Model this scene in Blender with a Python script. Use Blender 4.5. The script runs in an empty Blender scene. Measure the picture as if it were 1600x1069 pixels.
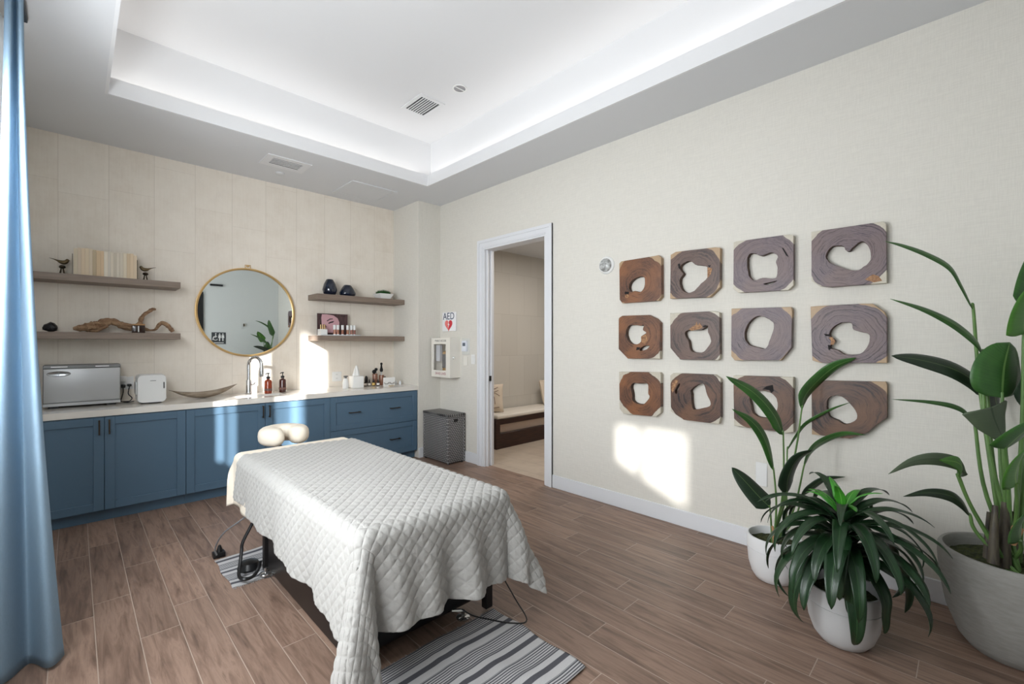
import bpy, bmesh, math, random
from mathutils import Vector, Matrix
import numpy as np
PI = math.pi
scene = bpy.context.scene
COL = scene.collection
H = 1.42                                    # eye height
# ------------------------------------------------------------------ camera, world, sun, lamps, exposure
cd = bpy.data.cameras.new('camera'); cam = bpy.data.objects.new('camera', cd); COL.objects.link(cam)
cd.sensor_fit = 'HORIZONTAL'; cd.sensor_width = 36; cd.lens = 15.75; cd.shift_y = -2.5/1600*-1; cd.clip_start = .02
cam.location = (0, 0, H); cam.rotation_euler = (PI/2, 0, math.radians(45.63-90)); scene.camera = cam
w = bpy.data.worlds.new('world'); scene.world = w; w.use_nodes = True
bg = w.node_tree.nodes['Background']; bg.inputs[0].default_value = (.62, .78, 1, 1); bg.inputs[1].default_value = 1.2
vs = scene.view_settings; vs.view_transform = 'Standard'; vs.look = 'None'; vs.gamma = 1; vs.use_curve_mapping = False
vs.exposure = .22
def lamp(name, kind, loc, aim, energy, color=(1, 1, 1), size=None, size_y=None, **kw):
    l = bpy.data.lights.new(name, kind); o = bpy.data.objects.new(name, l); COL.objects.link(o)
    o.location = loc; o.rotation_euler = Vector(aim).to_track_quat('-Z', 'Y').to_euler(); l.energy = energy; l.color = color
    if kind == 'AREA':
        l.shape = 'RECTANGLE' if size_y else 'SQUARE'; l.size = size
        if size_y: l.size_y = size_y
    for k, v in kw.items(): setattr(l, k, v)
    return o
lamp('sun', 'SUN', (-4, -3, 5), (1, 1.3, -.55), 27, (1, .985, .96), angle=math.radians(1.6))
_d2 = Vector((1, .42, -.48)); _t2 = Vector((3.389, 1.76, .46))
lamp('sun_patch_spot', 'SPOT', _t2-_d2*40, _d2, 170000, (1, .98, .95), spot_size=math.radians(3.4), spot_blend=.2, shadow_soft_size=.55)  # distant spot added to throw the right wall's sun patch; no facade is modelled
# area lamps for daylight from the left; side one added before solid wall
lamp('daylight_side_panel', 'AREA', (-.33, 1.28, 1.55), (1, .05, .0), 47, (.93, .97, 1), 1.25, 2.0)
lamp('daylight_far_window', 'AREA', (-.40, 2.55, 1.78), (1, .25, -.18), 88, (.93, .97, 1), .95, 1.4)
# LED strips lying in the cove of the tray ceiling
for loc, sx, sy in (((1.515, 4.345, 3.30), 2.6, .05), ((2.92, 2.3, 3.30), .05, 4.0), ((.115, 2.3, 3.30), .05, 4.0), ((1.515, .24, 3.30), 2.6, .05)):
    lamp('cove_led_strip', 'AREA', loc, (0, 0, 1), 2.0 if sx > 1 else 3.0, (1, .97, .93), sx, sy)
lamp('hall_ceiling_lamp', 'AREA', (4.5, 3.4, 2.74), (0, 0, -1), 24, (1, .95, .9), .6, .6)

# ------------------------------------------------------------------ helpers
def lin(c):
    return tuple(((x/255)/12.92 if x/255 <= .04045 else ((x/255+.055)/1.055)**2.4) for x in c)+(1,)
def mat(name, rgb, rough=.5, metal=0, spec=.5, trans=0, noise=None, bump=None, coat=0, emit=None, nscale=(1, 1, 1)):
    m = bpy.data.materials.new(name); m.use_nodes = True; nt = m.node_tree; b = nt.nodes['Principled BSDF']
    b.inputs['Base Color'].default_value = lin(rgb); b.inputs['Roughness'].default_value = rough
    b.inputs['Metallic'].default_value = metal; b.inputs['Specular IOR Level'].default_value = spec
    b.inputs['Transmission Weight'].default_value = trans; b.inputs['Coat Weight'].default_value = coat
    if emit: b.inputs['Emission Color'].default_value = lin(emit[0]); b.inputs['Emission Strength'].default_value = emit[1]
    if noise or bump:
        tc = nt.nodes.new('ShaderNodeTexCoord'); mp = nt.nodes.new('ShaderNodeMapping'); mp.inputs['Scale'].default_value = nscale
        nt.links.new(tc.outputs['Object'], mp.inputs[0])
    if noise:   # (scale, rgb2, detail)
        n = nt.nodes.new('ShaderNodeTexNoise'); n.inputs['Scale'].default_value = noise[0]; n.inputs['Detail'].default_value = noise[2] if len(noise) > 2 else 5
        r = nt.nodes.new('ShaderNodeValToRGB'); r.color_ramp.elements[0].position = .35; r.color_ramp.elements[1].position = .65
        r.color_ramp.elements[0].color = lin(rgb); r.color_ramp.elements[1].color = lin(noise[1])
        nt.links.new(mp.outputs[0], n.inputs[0]); nt.links.new(n.outputs[0], r.inputs[0]); nt.links.new(r.outputs[0], b.inputs['Base Color'])
    if bump:    # (scale, strength, distance)
        n = nt.nodes.new('ShaderNodeTexNoise'); n.inputs['Scale'].default_value = bump[0]; n.inputs['Detail'].default_value = 4
        bp = nt.nodes.new('ShaderNodeBump'); bp.inputs['Strength'].default_value = bump[1]; bp.inputs['Distance'].default_value = bump[2] if len(bump) > 2 else .01
        nt.links.new(mp.outputs[0], n.inputs[0]); nt.links.new(n.outputs[0], bp.inputs['Height']); nt.links.new(bp.outputs[0], b.inputs['Normal'])
    return m
class G:
    """tiny node-graph writer"""
    def __init__(s, name, rough=.5):
        s.m = bpy.data.materials.new(name); s.m.use_nodes = True; s.nt = s.m.node_tree; s.b = s.nt.nodes['Principled BSDF']
        s.b.inputs['Roughness'].default_value = rough
    def n(s, t, ins=(), **kw):
        x = s.nt.nodes.new('ShaderNode'+t)
        for k, v in kw.items(): setattr(x, k, v)
        for k, v in (ins.items() if isinstance(ins, dict) else enumerate(ins)):
            if v is None: continue
            if hasattr(v, 'is_linked') or hasattr(v, 'links'): s.nt.links.new(v, x.inputs[k])
            else: x.inputs[k].default_value = v
        return x
    def math(s, op, a, b=None, c=None): return s.n('Math', [a, b, c], operation=op).outputs[0]
    def ramp(s, f, stops, interp='LINEAR'):
        x = s.n('ValToRGB', [f]); cr = x.color_ramp; cr.interpolation = interp
        while len(cr.elements) < len(stops): cr.elements.new(.5)
        for e, (p, c) in zip(cr.elements, stops): e.position = p; e.color = lin(c) if max(c) > 1 else (c[0], c[1], c[2], 1)
        return x.outputs[0]
    def mix(s, f, a, b, blend='MIX'):
        x = s.nt.nodes.new('ShaderNodeMix'); x.data_type = 'RGBA'; x.blend_type = blend
        for sock, v in ((x.inputs[0], f), (x.inputs[6], a), (x.inputs[7], b)):
            if hasattr(v, 'links'): s.nt.links.new(v, sock)
            else: sock.default_value = v
        return x.outputs[2]
    def out(s, col=None, bump=None, strength=.3, dist=.005, rough=None):
        if col is not None: s.nt.links.new(col, s.b.inputs['Base Color'])
        if rough is not None: s.nt.links.new(rough, s.b.inputs['Roughness'])
        if bump is not None:
            bp = s.n('Bump', {'Height': bump, 'Strength': strength, 'Distance': dist}); s.nt.links.new(bp.outputs[0], s.b.inputs['Normal'])
        return s.m
class MB:
    def __init__(s): s.b = bmesh.new()
    def _xf(s, vs, M):
        if M is not None: bmesh.ops.transform(s.b, matrix=M, verts=vs)
    def box(s, x0, x1, y0, y1, z0, z1, bev=0, seg=2, M=None):
        vs = bmesh.ops.create_cube(s.b, size=1)['verts']
        for v in vs:
            v.co = Vector((x0 if v.co.x < 0 else x1, y0 if v.co.y < 0 else y1, z0 if v.co.z < 0 else z1))
        if bev:
            es = {e for v in vs for e in v.link_edges}
            r = bmesh.ops.bevel(s.b, geom=list(es), offset=bev, segments=seg, affect='EDGES', profile=.5)
            vs = list({v for f in r['faces'] for v in f.verts} | {v for v in vs if v.is_valid})
        s._xf(vs, M); return s
    def lathe(s, prof, c=(0, 0, 0), n=32, M=None, sx=1, sy=1):
        rings = []; new = []
        for r, z in prof:
            if r < 1e-6:
                v = s.b.verts.new((c[0], c[1], c[2]+z)); rings.append([v]); new.append(v)
            else:
                R = [s.b.verts.new((c[0]+r*sx*math.cos(2*PI*i/n), c[1]+r*sy*math.sin(2*PI*i/n), c[2]+z)) for i in range(n)]; rings.append(R); new += R
        for A, B in zip(rings, rings[1:]):
            for i in range(n):
                j = (i+1) % n
                if len(A) == 1 and len(B) == 1: continue
                if len(A) == 1: s.b.faces.new((A[0], B[j], B[i]))
                elif len(B) == 1: s.b.faces.new((A[i], A[j], B[0]))
                else: s.b.faces.new((A[i], A[j], B[j], B[i]))
        s._xf(new, M); return s
    def cyl(s, r, z0, z1, c=(0, 0), n=24, M=None, bev=0):
        p = [(0, z0), (r-bev, z0)]+([(r, z0+bev), (r, z1-bev)] if bev else [(r, z0), (r, z1)])+[(r-bev, z1), (0, z1)]
        if not bev: p = [(0, z0), (r, z0), (r, z1), (0, z1)]
        return s.lathe(p, (c[0], c[1], 0), n, M)
    def tube(s, pts, r, n=8, cap=True, M=None):
        pts = [Vector(p) for p in pts]; N = len(pts); rr = r if isinstance(r, (list, tuple)) else [r]*N
        up = None; rings = []; new = []
        for i, p in enumerate(pts):
            t = (pts[min(i+1, N-1)]-pts[max(i-1, 0)]).normalized()
            if up is None: up = Vector((0, 0, 1)) if abs(t.z) < .9 else Vector((1, 0, 0))
            a = t.cross(up).normalized(); up = a.cross(t).normalized()
            R = [s.b.verts.new(p+(a*math.cos(2*PI*k/n)+up*math.sin(2*PI*k/n))*rr[i]) for k in range(n)]; rings.append(R); new += R
        for A, B in zip(rings, rings[1:]):
            for k in range(n): s.b.faces.new((A[k], A[(k+1) % n], B[(k+1) % n], B[k]))
        if cap: s.b.faces.new(rings[0][::-1]); s.b.faces.new(rings[-1])
        s._xf(new, M); return s
    def prism(s, pts, d, z0=0, M=None):
        A = [s.b.verts.new((x, y, z0)) for x, y in pts]; B = [s.b.verts.new((x, y, z0+d)) for x, y in pts]; n = len(pts)
        s.b.faces.new(A[::-1]); s.b.faces.new(B)
        for i in range(n): s.b.faces.new((A[i], A[(i+1) % n], B[(i+1) % n], B[i]))
        s._xf(A+B, M); return s
    def ball(s, c, r, M=None, u=16, v=10):
        vs = bmesh.ops.create_uvsphere(s.b, u_segments=u, v_segments=v, radius=1)['verts']
        rr = r if isinstance(r, (tuple, list)) else (r, r, r)
        for q in vs: q.co = Vector((c[0]+q.co.x*rr[0], c[1]+q.co.y*rr[1], c[2]+q.co.z*rr[2]))
        s._xf(vs, M); return s
    def quad(s, a, b, c, d):
        s.b.faces.new([s.b.verts.new(p) for p in (a, b, c, d)]); return s
    def grid(s, P, close=False):
        V = [[s.b.verts.new(p) for p in row] for row in P]
        for A, B in zip(V, V[1:]):
            n = len(A)
            for i in range(n if close else n-1): s.b.faces.new((A[i], A[(i+1) % n], B[(i+1) % n], B[i]))
        return s
    def build(s, name, m, parent=None, smooth=True, loc=None, norm=True):
        if norm: bmesh.ops.recalc_face_normals(s.b, faces=s.b.faces[:])
        if parent is not None and loc is None:
            bmesh.ops.translate(s.b, verts=s.b.verts[:], vec=-Vector(parent['_o']) if '_o' in parent else Vector((0, 0, 0)))
        me = bpy.data.meshes.new(name); s.b.to_mesh(me); s.b.free()
        if smooth:
            for p in me.polygons: p.use_smooth = True
            me.set_sharp_from_angle(angle=math.radians(38))
        o = bpy.data.objects.new(name, me); COL.objects.link(o)
        for mm in (m if isinstance(m, (list, tuple)) else [m]): me.materials.append(mm)
        if loc is not None: o.location = loc
        if parent is not None: o.parent = parent
        return o
def tag(o, label, cat, group=None):
    o['label'] = label; o['category'] = cat
    if group: o['group'] = group
    return o
# parts are modelled in room coordinates; a thing's Empty stands at its base and build() shifts its parts by that amount
ORG = {}
def thing(name, label, cat, loc=(0, 0, 0), group=None):
    o = bpy.data.objects.new(name, None); COL.objects.link(o); o.location = loc; o['_o'] = tuple(loc); o.empty_display_size = .05
    return tag(o, label, cat, group)
def single(o, label, cat, group=None):      # a one-mesh thing: origin moved to the middle of its base
    me = o.data; co = np.empty(len(me.vertices)*3, 'f'); me.vertices.foreach_get('co', co); co = co.reshape(-1, 3)
    c = Vector(((co[:, 0].min()+co[:, 0].max())/2, (co[:, 1].min()+co[:, 1].max())/2, co[:, 2].min()))
    me.transform(Matrix.Translation(-c)); o.location = c
    return tag(o, label, cat, group)
def struct(o): o['kind'] = 'structure'; return o
def sub(o, parent):                          # sub-part of a part: both sit in the thing's local space
    o.parent = parent; return o
def copy_thing(src, loc, label=None, group=None, rz=0):
    r = src.copy(); COL.objects.link(r); r.location = loc; r.rotation_euler = (0, 0, rz)
    if label: r['label'] = label
    if group: r['group'] = group
    for ch in list(src.children):
        c = ch.copy(); COL.objects.link(c); c.parent = r
        for g in ch.children:
            d = g.copy(); COL.objects.link(d); d.parent = c
    return r
def text_mesh(s, size, M, depth=.001):
    c = bpy.data.curves.new('t', 'FONT'); c.body = s; c.size = size; c.extrude = depth; c.align_x = 'CENTER'; c.align_y = 'CENTER'
    o = bpy.data.objects.new('t', c); COL.objects.link(o); dg = bpy.context.evaluated_depsgraph_get()
    me = bpy.data.meshes.new_from_object(o.evaluated_get(dg)); bpy.data.objects.remove(o)
    me.transform(M); b = MB(); b.b.from_mesh(me); bpy.data.meshes.remove(me); return b
AX = math.radians(45.63); FW = Vector((math.cos(AX), math.sin(AX), 0)); RT = Vector((math.sin(AX), -math.cos(AX), 0))
def at(u, v, D):                             # the place seen at (u, v) in the photograph, D metres in front of the lens
    return FW*D+RT*((u-800)/700*D)+Vector((0, 0, H+(537-v)/700*D))
def onX(u, v, X):
    d = FW*700+RT*(u-800); t = X/d.x; return Vector((X, d.y*t, H+(537-v)*t))
def spl(P, n):                               # smooth curve through points
    P = [Vector(p) for p in P]; out = []
    Q = [P[0]*2-P[1]]+P+[P[-1]*2-P[-2]]; m = len(P)-1
    for i in range(n+1):
        s = i/n*m; k = min(int(s), m-1); t = s-k; a, b, c, d = Q[k:k+4]
        out.append(.5*((2*b)+(c-a)*t+(2*a-5*b+4*c-d)*t*t+(3*b-a-3*c+d)*t**3))
    return out

# ------------------------------------------------------------------ materials
def m_floor():
    g = G('wood_plank_tile', .42); tc = g.n('TexCoord'); sp = g.n('SeparateXYZ', [tc.outputs['Object']])
    Wd, L = .155, .95
    xs = g.math('DIVIDE', g.math('SUBTRACT', sp.outputs[0], .075), Wd); row = g.math('FLOOR', xs); fx = g.math('SUBTRACT', xs, row)
    idx = g.math('FLOORED_MODULO', g.math('ADD', row, 1), 7)
    f = g.math('DIVIDE', g.math('ADD', idx, .5), 7)
    off = g.ramp(f, [(i/7, (v/.95,)*3) for i, v in enumerate((.339, .48, .89, .16, .706, .343, .6))], 'CONSTANT')
    ys = g.math('SUBTRACT', g.math('DIVIDE', sp.outputs[1], L), off); cell = g.math('FLOOR', ys); fy = g.math('SUBTRACT', ys, cell)
    dx = g.math('MULTIPLY', g.math('MINIMUM', fx, g.math('SUBTRACT', 1, fx)), Wd); dy = g.math('MULTIPLY', g.math('MINIMUM', fy, g.math('SUBTRACT', 1, fy)), L)
    d = g.math('MINIMUM', dx, dy); gr = g.math('LESS_THAN', d, .0017)
    id3 = g.n('CombineXYZ', [row, cell, 0]).outputs[0]; wn = g.n('TexWhiteNoise', [id3]); 
    mp = g.n('Mapping', {0: tc.outputs['Object'], 'Scale': (14, 1.3, 1)}); ad = g.n('VectorMath', [mp.outputs[0], g.n('VectorMath', [wn.outputs['Color'], (30, 30, 30)], operation='MULTIPLY').outputs[0]], operation='ADD').outputs[0]
    n1 = g.n('TexNoise', {'Vector': ad, 'Scale': 2.2, 'Detail': 8, 'Roughness': .62, 'Distortion': .6}).outputs[0]
    col = g.ramp(n1, [(.25, (84, 64, 53)), (.42, (122, 97, 82)), (.58, (146, 119, 102)), (.78, (94, 73, 61))])
    hv = g.n('HueSaturation', {'Color': col, 'Value': g.math('ADD', .82, g.math('MULTIPLY', wn.outputs[0], .34)), 'Saturation': .95}).outputs[0]
    col = g.mix(gr, hv, lin((170, 152, 138)))
    h = g.math('MINIMUM', g.math('DIVIDE', d, .004), 1)
    rg = g.math('ADD', .33, g.math('MULTIPLY', n1, .25))
    return g.out(col, g.math('ADD', h, g.math('MULTIPLY', n1, .15)), .35, .002, rg)
def m_backwall():
    g = G('mineral_wallpaper', .75); tc = g.n('TexCoord'); sp = g.n('SeparateXYZ', [tc.outputs['Object']])
    xs = g.math('DIVIDE', g.math('ADD', g.math('ADD', sp.outputs[0], sp.outputs[1]), .095-5.396), .32); row = g.math('FLOOR', xs); fx = g.math('SUBTRACT', xs, row)
    wr = g.n('TexWhiteNoise', [row], noise_dimensions='1D') if False else g.n('TexWhiteNoise', [g.n('CombineXYZ', [row, 3.3, 0]).outputs[0]])
    ys = g.math('ADD', g.math('DIVIDE', sp.outputs[2], .78), wr.outputs[0]); cell = g.math('FLOOR', ys); fy = g.math('SUBTRACT', ys, cell)
    e = g.math('MINIMUM', g.math('MULTIPLY', g.math('MINIMUM', fx, g.math('SUBTRACT', 1, fx)), .32), g.math('MULTIPLY', g.math('MINIMUM', fy, g.math('SUBTRACT', 1, fy)), 1.4))
    seam = g.math('LESS_THAN', e, .0022)
    wn = g.n('TexWhiteNoise', [g.n('CombineXYZ', [row, cell, 0]).outputs[0]])
    n1 = g.n('TexNoise', {'Vector': tc.outputs['Object'], 'Scale': 5, 'Detail': 8, 'Roughness': .7}).outputs[0]
    n2 = g.n('TexNoise', {'Vector': g.n('Mapping', {0: tc.outputs['Object'], 'Scale': (90, 90, 5)}).outputs[0], 'Scale': 1, 'Detail': 3}).outputs[0]
    v = g.math('ADD', g.math('MULTIPLY', n1, .6), g.math('ADD', g.math('MULTIPLY', n2, .2), g.math('ADD', .05, g.math('MULTIPLY', wn.outputs[0], .1))))
    col = g.ramp(v, [(.3, (224, 213, 198)), (.5, (234, 225, 212)), (.7, (240, 232, 220))])
    return g.out(g.mix(g.math('MULTIPLY', seam, .35), col, lin((176, 162, 144))), g.math('SUBTRACT', n1, g.math('MULTIPLY', seam, .5)), .12, .003)
def m_linen(name, c1, c2):
    g = G(name, .8); tc = g.n('TexCoord')
    a = g.n('TexNoise', {'Vector': g.n('Mapping', {0: tc.outputs['Object'], 'Scale': (260, 260, 14)}).outputs[0], 'Scale': 1, 'Detail': 2}).outputs[0]
    b = g.n('TexNoise', {'Vector': g.n('Mapping', {0: tc.outputs['Object'], 'Scale': (14, 14, 260)}).outputs[0], 'Scale': 1, 'Detail': 2}).outputs[0]
    v = g.math('MULTIPLY', g.math('ADD', a, b), .5)
    return g.out(g.ramp(v, [(.4, c1), (.6, c2)]), v, .1, .001)
def m_slab(name, tones, sap, seed, cx, cz, rx, rz):
    """sawn slab: growth rings round the hollow, pale sapwood at the corners"""
    g = G(name, .45); tc = g.n('TexCoord'); sp = g.n('SeparateXYZ', [tc.outputs['Object']])
    nz = g.n('TexNoise', {'Vector': g.n('VectorMath', [tc.outputs['Object'], (seed, seed*.7, seed*1.3)], operation='ADD').outputs[0], 'Scale': 7, 'Detail': 3}).outputs['Color']
    nn = g.n('SeparateXYZ', [g.n('VectorMath', [nz, (.5, .5, .5)], operation='SUBTRACT').outputs[0]])
    y = g.math('ADD', g.math('SUBTRACT', sp.outputs[1], cx), g.math('MULTIPLY', nn.outputs[0], .06)); z = g.math('ADD', g.math('SUBTRACT', sp.outputs[2], cz), g.math('MULTIPLY', nn.outputs[1], .06))
    r = g.math('SQRT', g.math('ADD', g.math('POWER', g.math('ABSOLUTE', g.math('DIVIDE', y, rx)), 2), g.math('POWER', g.math('ABSOLUTE', g.math('DIVIDE', z, rz)), 2)))
    big0 = g.n('TexNoise', {'Vector': tc.outputs['Object'], 'Scale': 6, 'Detail': 2}).outputs[0]
    rn = g.n('TexNoise', {'Vector': g.n('CombineXYZ', [g.math('MULTIPLY', r, 13), seed, g.math('MULTIPLY', big0, 2)]).outputs[0], 'Scale': 1, 'Detail': 6, 'Roughness': .7}).outputs[0]
    fine = g.n('TexNoise', {'Vector': tc.outputs['Object'], 'Scale': 60, 'Detail': 4}).outputs[0]
    v = g.math('ADD', g.math('MULTIPLY', rn, .88), g.math('MULTIPLY', fine, .12))
    col = g.ramp(v, [(.38, tones[0]), (.44, tones[1]), (.50, tones[2]), (.56, tones[1]), (.60, tones[4]), (.66, tones[0])])
    big = g.n('TexNoise', {'Vector': tc.outputs['Object'], 'Scale': 4.5, 'Detail': 2}).outputs[0]
    col = g.mix(g.math('MULTIPLY', g.ramp(big, [(.42, (0, 0, 0)), (.62, (1, 1, 1))]), .55), col, lin(tones[3]), 'MIX')
    col = g.mix(g.math('MULTIPLY', g.ramp(v, [(.36, (1, 1, 1)), (.44, (0, 0, 0))]), .6), col, lin(tones[0]))
    sm = g.ramp(r, [(.965, (0, 0, 0)), (.985, (1, 1, 1))])
    sapc = g.ramp(fine, [(.3, sap), (.7, tuple(min(255, int(c*1.05)) for c in sap))])
    rr = g.n('MapRange', {0: r, 1: 1.22, 2: 1.235}).outputs[0]
    return g.out(g.mix(rr, col, sapc), v, .25, .003)
M_FLOOR = m_floor(); M_BACK = m_backwall(); M_LINEN = m_linen('linen_wallcovering', (215, 211, 202), (222, 218, 209))
M_CEIL = mat('ceiling_paint', (216, 217, 219), .9); M_TRAY = mat('tray_ceiling_paint', (226, 226, 227), .9)
M_TRIM = mat('white_trim_paint', (224, 225, 228), .45); M_GREYWALL = mat('grey_wall_paint', (212, 214, 211), .85)
M_BLUE = mat('slate_blue_lacquer', (80, 106, 127), .42, bump=(400, .05, .001)); M_BLUEDK = mat('cabinet_gap_shadow_paint', (52, 74, 92), .6)
M_COUNTER = mat('white_quartz', (232, 228, 221), .12, noise=(3, (222, 216, 207), 8))
M_BRONZE = mat('dark_bronze', (72, 62, 50), .35, .85); M_GOLD = mat('brushed_brass', (214, 178, 122), .3, .9, bump=(120, .05))
M_MIRROR = mat('mirror_glass', (235, 240, 240), .01, 1); M_CHROME = mat('polished_chrome', (225, 226, 228), .08, 1)
M_SHELF = mat('greige_oak_veneer', (136, 120, 107), .5, noise=(3, (122, 106, 94), 8), nscale=(2, 30, 30))
M_BLACK = mat('black_plastic', (18, 18, 20), .35); M_BLACKM = mat('black_powder_metal', (24, 22, 22), .45); M_DKWOOD = mat('dark_walnut_wood', (58, 32, 24), .35, noise=(6, (40, 22, 17), 5), nscale=(1, 8, 8))
M_WHITEP = mat('white_plastic', (232, 232, 230), .3); M_WHITEM = mat('white_matte', (236, 235, 232), .6)
M_STEEL = mat('brushed_stainless', (186, 187, 188), .38, .35, bump=(200, .03), nscale=(1, 1, 30)); M_STEELDK = mat('grey_steel_trim', (120, 120, 120), .35, .7)
M_NAVY = mat('navy_glazed_ceramic', (16, 26, 44), .08, coat=.6); M_ROCK = mat('black_faceted_stone', (22, 22, 26), .25)
M_AMBER = mat('amber_glass_clear', (150, 56, 22), .12, 0, .6, coat=.5); M_AMBERD = mat('amber_glass_dark', (66, 24, 16), .12, 0, .6, coat=.5)
M_CREAM = mat('cream_cotton_sheet', (232, 222, 206), .85, bump=(500, .15, .001)); M_POTW = mat('white_glazed_pot', (224, 224, 224), .35)
M_POTG = mat('pale_grey_pot', (190, 190, 190), .4); M_CONC = mat('pale_concrete_pot', (146, 144, 139), .8, noise=(22, (136, 134, 129), 8), bump=(60, .2, .002), nscale=(1, 1, 4))
M_MOSS = mat('dark_green_moss', (38, 46, 20), .95, noise=(60, (70, 76, 34), 4), bump=(90, 1, .02))
M_TILE = None
M_GLASS = None
def m_glass():
    g = G('clear_pane', .02); nt = g.nt; tr = nt.nodes.new('ShaderNodeBsdfTransparent'); gl = nt.nodes.new('ShaderNodeBsdfGlossy'); gl.inputs['Roughness'].default_value = .03
    mx = nt.nodes.new('ShaderNodeMixShader'); mx.inputs[0].default_value = .07; nt.links.new(tr.outputs[0], mx.inputs[1]); nt.links.new(gl.outputs[0], mx.inputs[2])
    nt.links.new(mx.outputs[0], nt.nodes['Material Output'].inputs[0]); return g.m
M_GLASS = m_glass()
def m_tile():
    g = G('beige_floor_tile', .35); tc = g.n('TexCoord')
    br = g.n('TexBrick', {'Vector': g.n('Mapping', {0: tc.outputs['Object'], 'Rotation': (0, 0, PI/2)}).outputs[0], 'Color1': lin((196, 180, 162)), 'Color2': lin((186, 168, 150)), 'Mortar': lin((150, 136, 122)), 'Scale': 1, 'Mortar Size': .003, 'Brick Width': .6, 'Row Height': .3})
    n = g.n('TexNoise', {'Vector': tc.outputs['Object'], 'Scale': 6, 'Detail': 6}).outputs[0]
    return g.out(g.mix(.25, br.outputs[0], g.ramp(n, [(.3, (150, 135, 120)), (.7, (210, 196, 180))])))
M_TILE = m_tile()
def m_walltile():
    g = G('cream_wall_tile', .4); tc = g.n('TexCoord'); sp = g.n('SeparateXYZ', [tc.outputs['Object']])
    v = g.n('CombineXYZ', [g.math('ADD', sp.outputs[0], sp.outputs[1]), sp.outputs[2], 0]).outputs[0]
    br = g.n('TexBrick', {'Vector': v, 'Color1': lin((210, 205, 196)), 'Color2': lin((203, 198, 189)), 'Mortar': lin((186, 180, 170)), 'Scale': 1, 'Mortar Size': .002, 'Brick Width': .32, 'Row Height': .62}, offset=.5)
    return g.out(br.outputs[0])
M_WTILE = m_walltile()
# ------------------------------------------------------------------ the room shell
XL, XR, YB, YN, ZC, ZT = -.36, 3.389, 5.396, -.45, 3.198, 3.75
YC, XC = 4.79, 3.0615                       # the boxed-out column in the corner
DY0, DY1, DZ = 2.977, 3.93, 2.52            # doorway in the right wall
struct(MB().box(XL-.3, 3.475, YN-.3, YB+.2, -.12, 0).build('floor', M_FLOOR, smooth=False))
struct(MB().box(3.4751, 6.6, 1.6, 5.2, -.12, -.0005).build('floor', M_TILE, smooth=False))
struct(MB().box(XL-.3, XR, YB, YB+.15, 0, 3.95).build('wall_back', M_BACK, smooth=False))
struct(MB().box(XC, XR+.12, YC, YB-.0005, 0, 3.1979).build('wall_column', M_LINEN, smooth=False))
b = MB()
for y0, y1, z0, z1 in ((YN-.15, DY0, 0, 3.95), (DY0, DY1, DZ, 3.95), (DY1, YB, 0, 3.95)): b.box(XR, XR+.12, y0, y1, z0, z1)
struct(b.build('wall_right', M_LINEN, smooth=False))
struct(MB().box(XL-.15, XR, YN-.15, YN, 0, 3.95).build('wall_near', M_GREYWALL, smooth=False))
# left wall; of its unseen openings the small one is added for the spot
b = MB(); W1 = (1.97, 3.12, 1.06, 2.87); W2 = (-.13, .55, 1.9, 2.56)
for y0, y1, z0, z1 in ((YN-.15, W2[0], 0, 3.95), (W2[0], W2[1], 0, W2[2]), (W2[0], W2[1], W2[3], 3.95), (W2[1], W1[0], 0, 3.95), (W1[0], W1[1], 0, W1[2]), (W1[0], W1[1], W1[3], 3.95), (W1[1], YB, 0, 3.95)):
    b.box(XL-.15, XL, y0, y1, z0, z1)
b.prism([(W2[0], W2[2]-.001), (W2[1], W2[2]-.001), (W2[1], 2.21), (W2[0], 1.925)], .15, M=Matrix(((0, 0, 1, XL-.15), (1, 0, 0, 0), (0, 1, 0, 0), (0, 0, 0, 1))))  # wedge added in the opening to slant the sun patch's lower edge
b.box(XL-.15, XL, 2.44, 2.76, W1[2], W1[3]); b.box(XL-.85, XL-.15, -.42, -.36, 1.5, 3.2)  # added pier keeps sun off the curtain; added outside fin shields the small opening
struct(b.build('wall_left_with_baffles', M_GREYWALL, smooth=False))
f = MB()  # frame and blind added on the solid wall around the side daylight lamp
for q in ((.62, .66), (1.26, 1.30), (1.90, 1.94)): f.box(XL+.0002, XL+.035, q[0], q[1], .5, 2.6)
for q in ((.5, .55), (2.55, 2.6)): f.box(XL+.0002, XL+.035, .66, 1.90, q[0], q[1])
f = struct(f.build('window_3', M_TRIM, smooth=False)); p = MB().box(XL+.0002, XL+.004, .66, 1.90, .55, 2.55).build('added_blind', mat('white_blind', (240, 242, 245), .8), smooth=False); p.parent = f
for i, (y0, y1, z0, z1, bars) in enumerate(((*W1, (2.26, 2.93)), (*W2, (.3,)))):
    f = MB()
    for a in ((y0, y0+.03), (y1-.03, y1))+tuple((q-.014, q+.014) for q in bars): f.box(XL-.1, XL-.06, a[0], a[1], z0, z1)
    for a in ((z0, z0+.03), (z1-.03, z1)): f.box(XL-.1, XL-.06, y0+.03, y1-.03, a[0], a[1])
    wo = struct(f.build('window_%d' % (i+1), M_TRIM, smooth=False))
    p = MB().box(XL-.083, XL-.079, y0+.01, y1-.01, z0+.01, z1-.01).build('pane', M_GLASS, smooth=False); p.parent = wo
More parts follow.
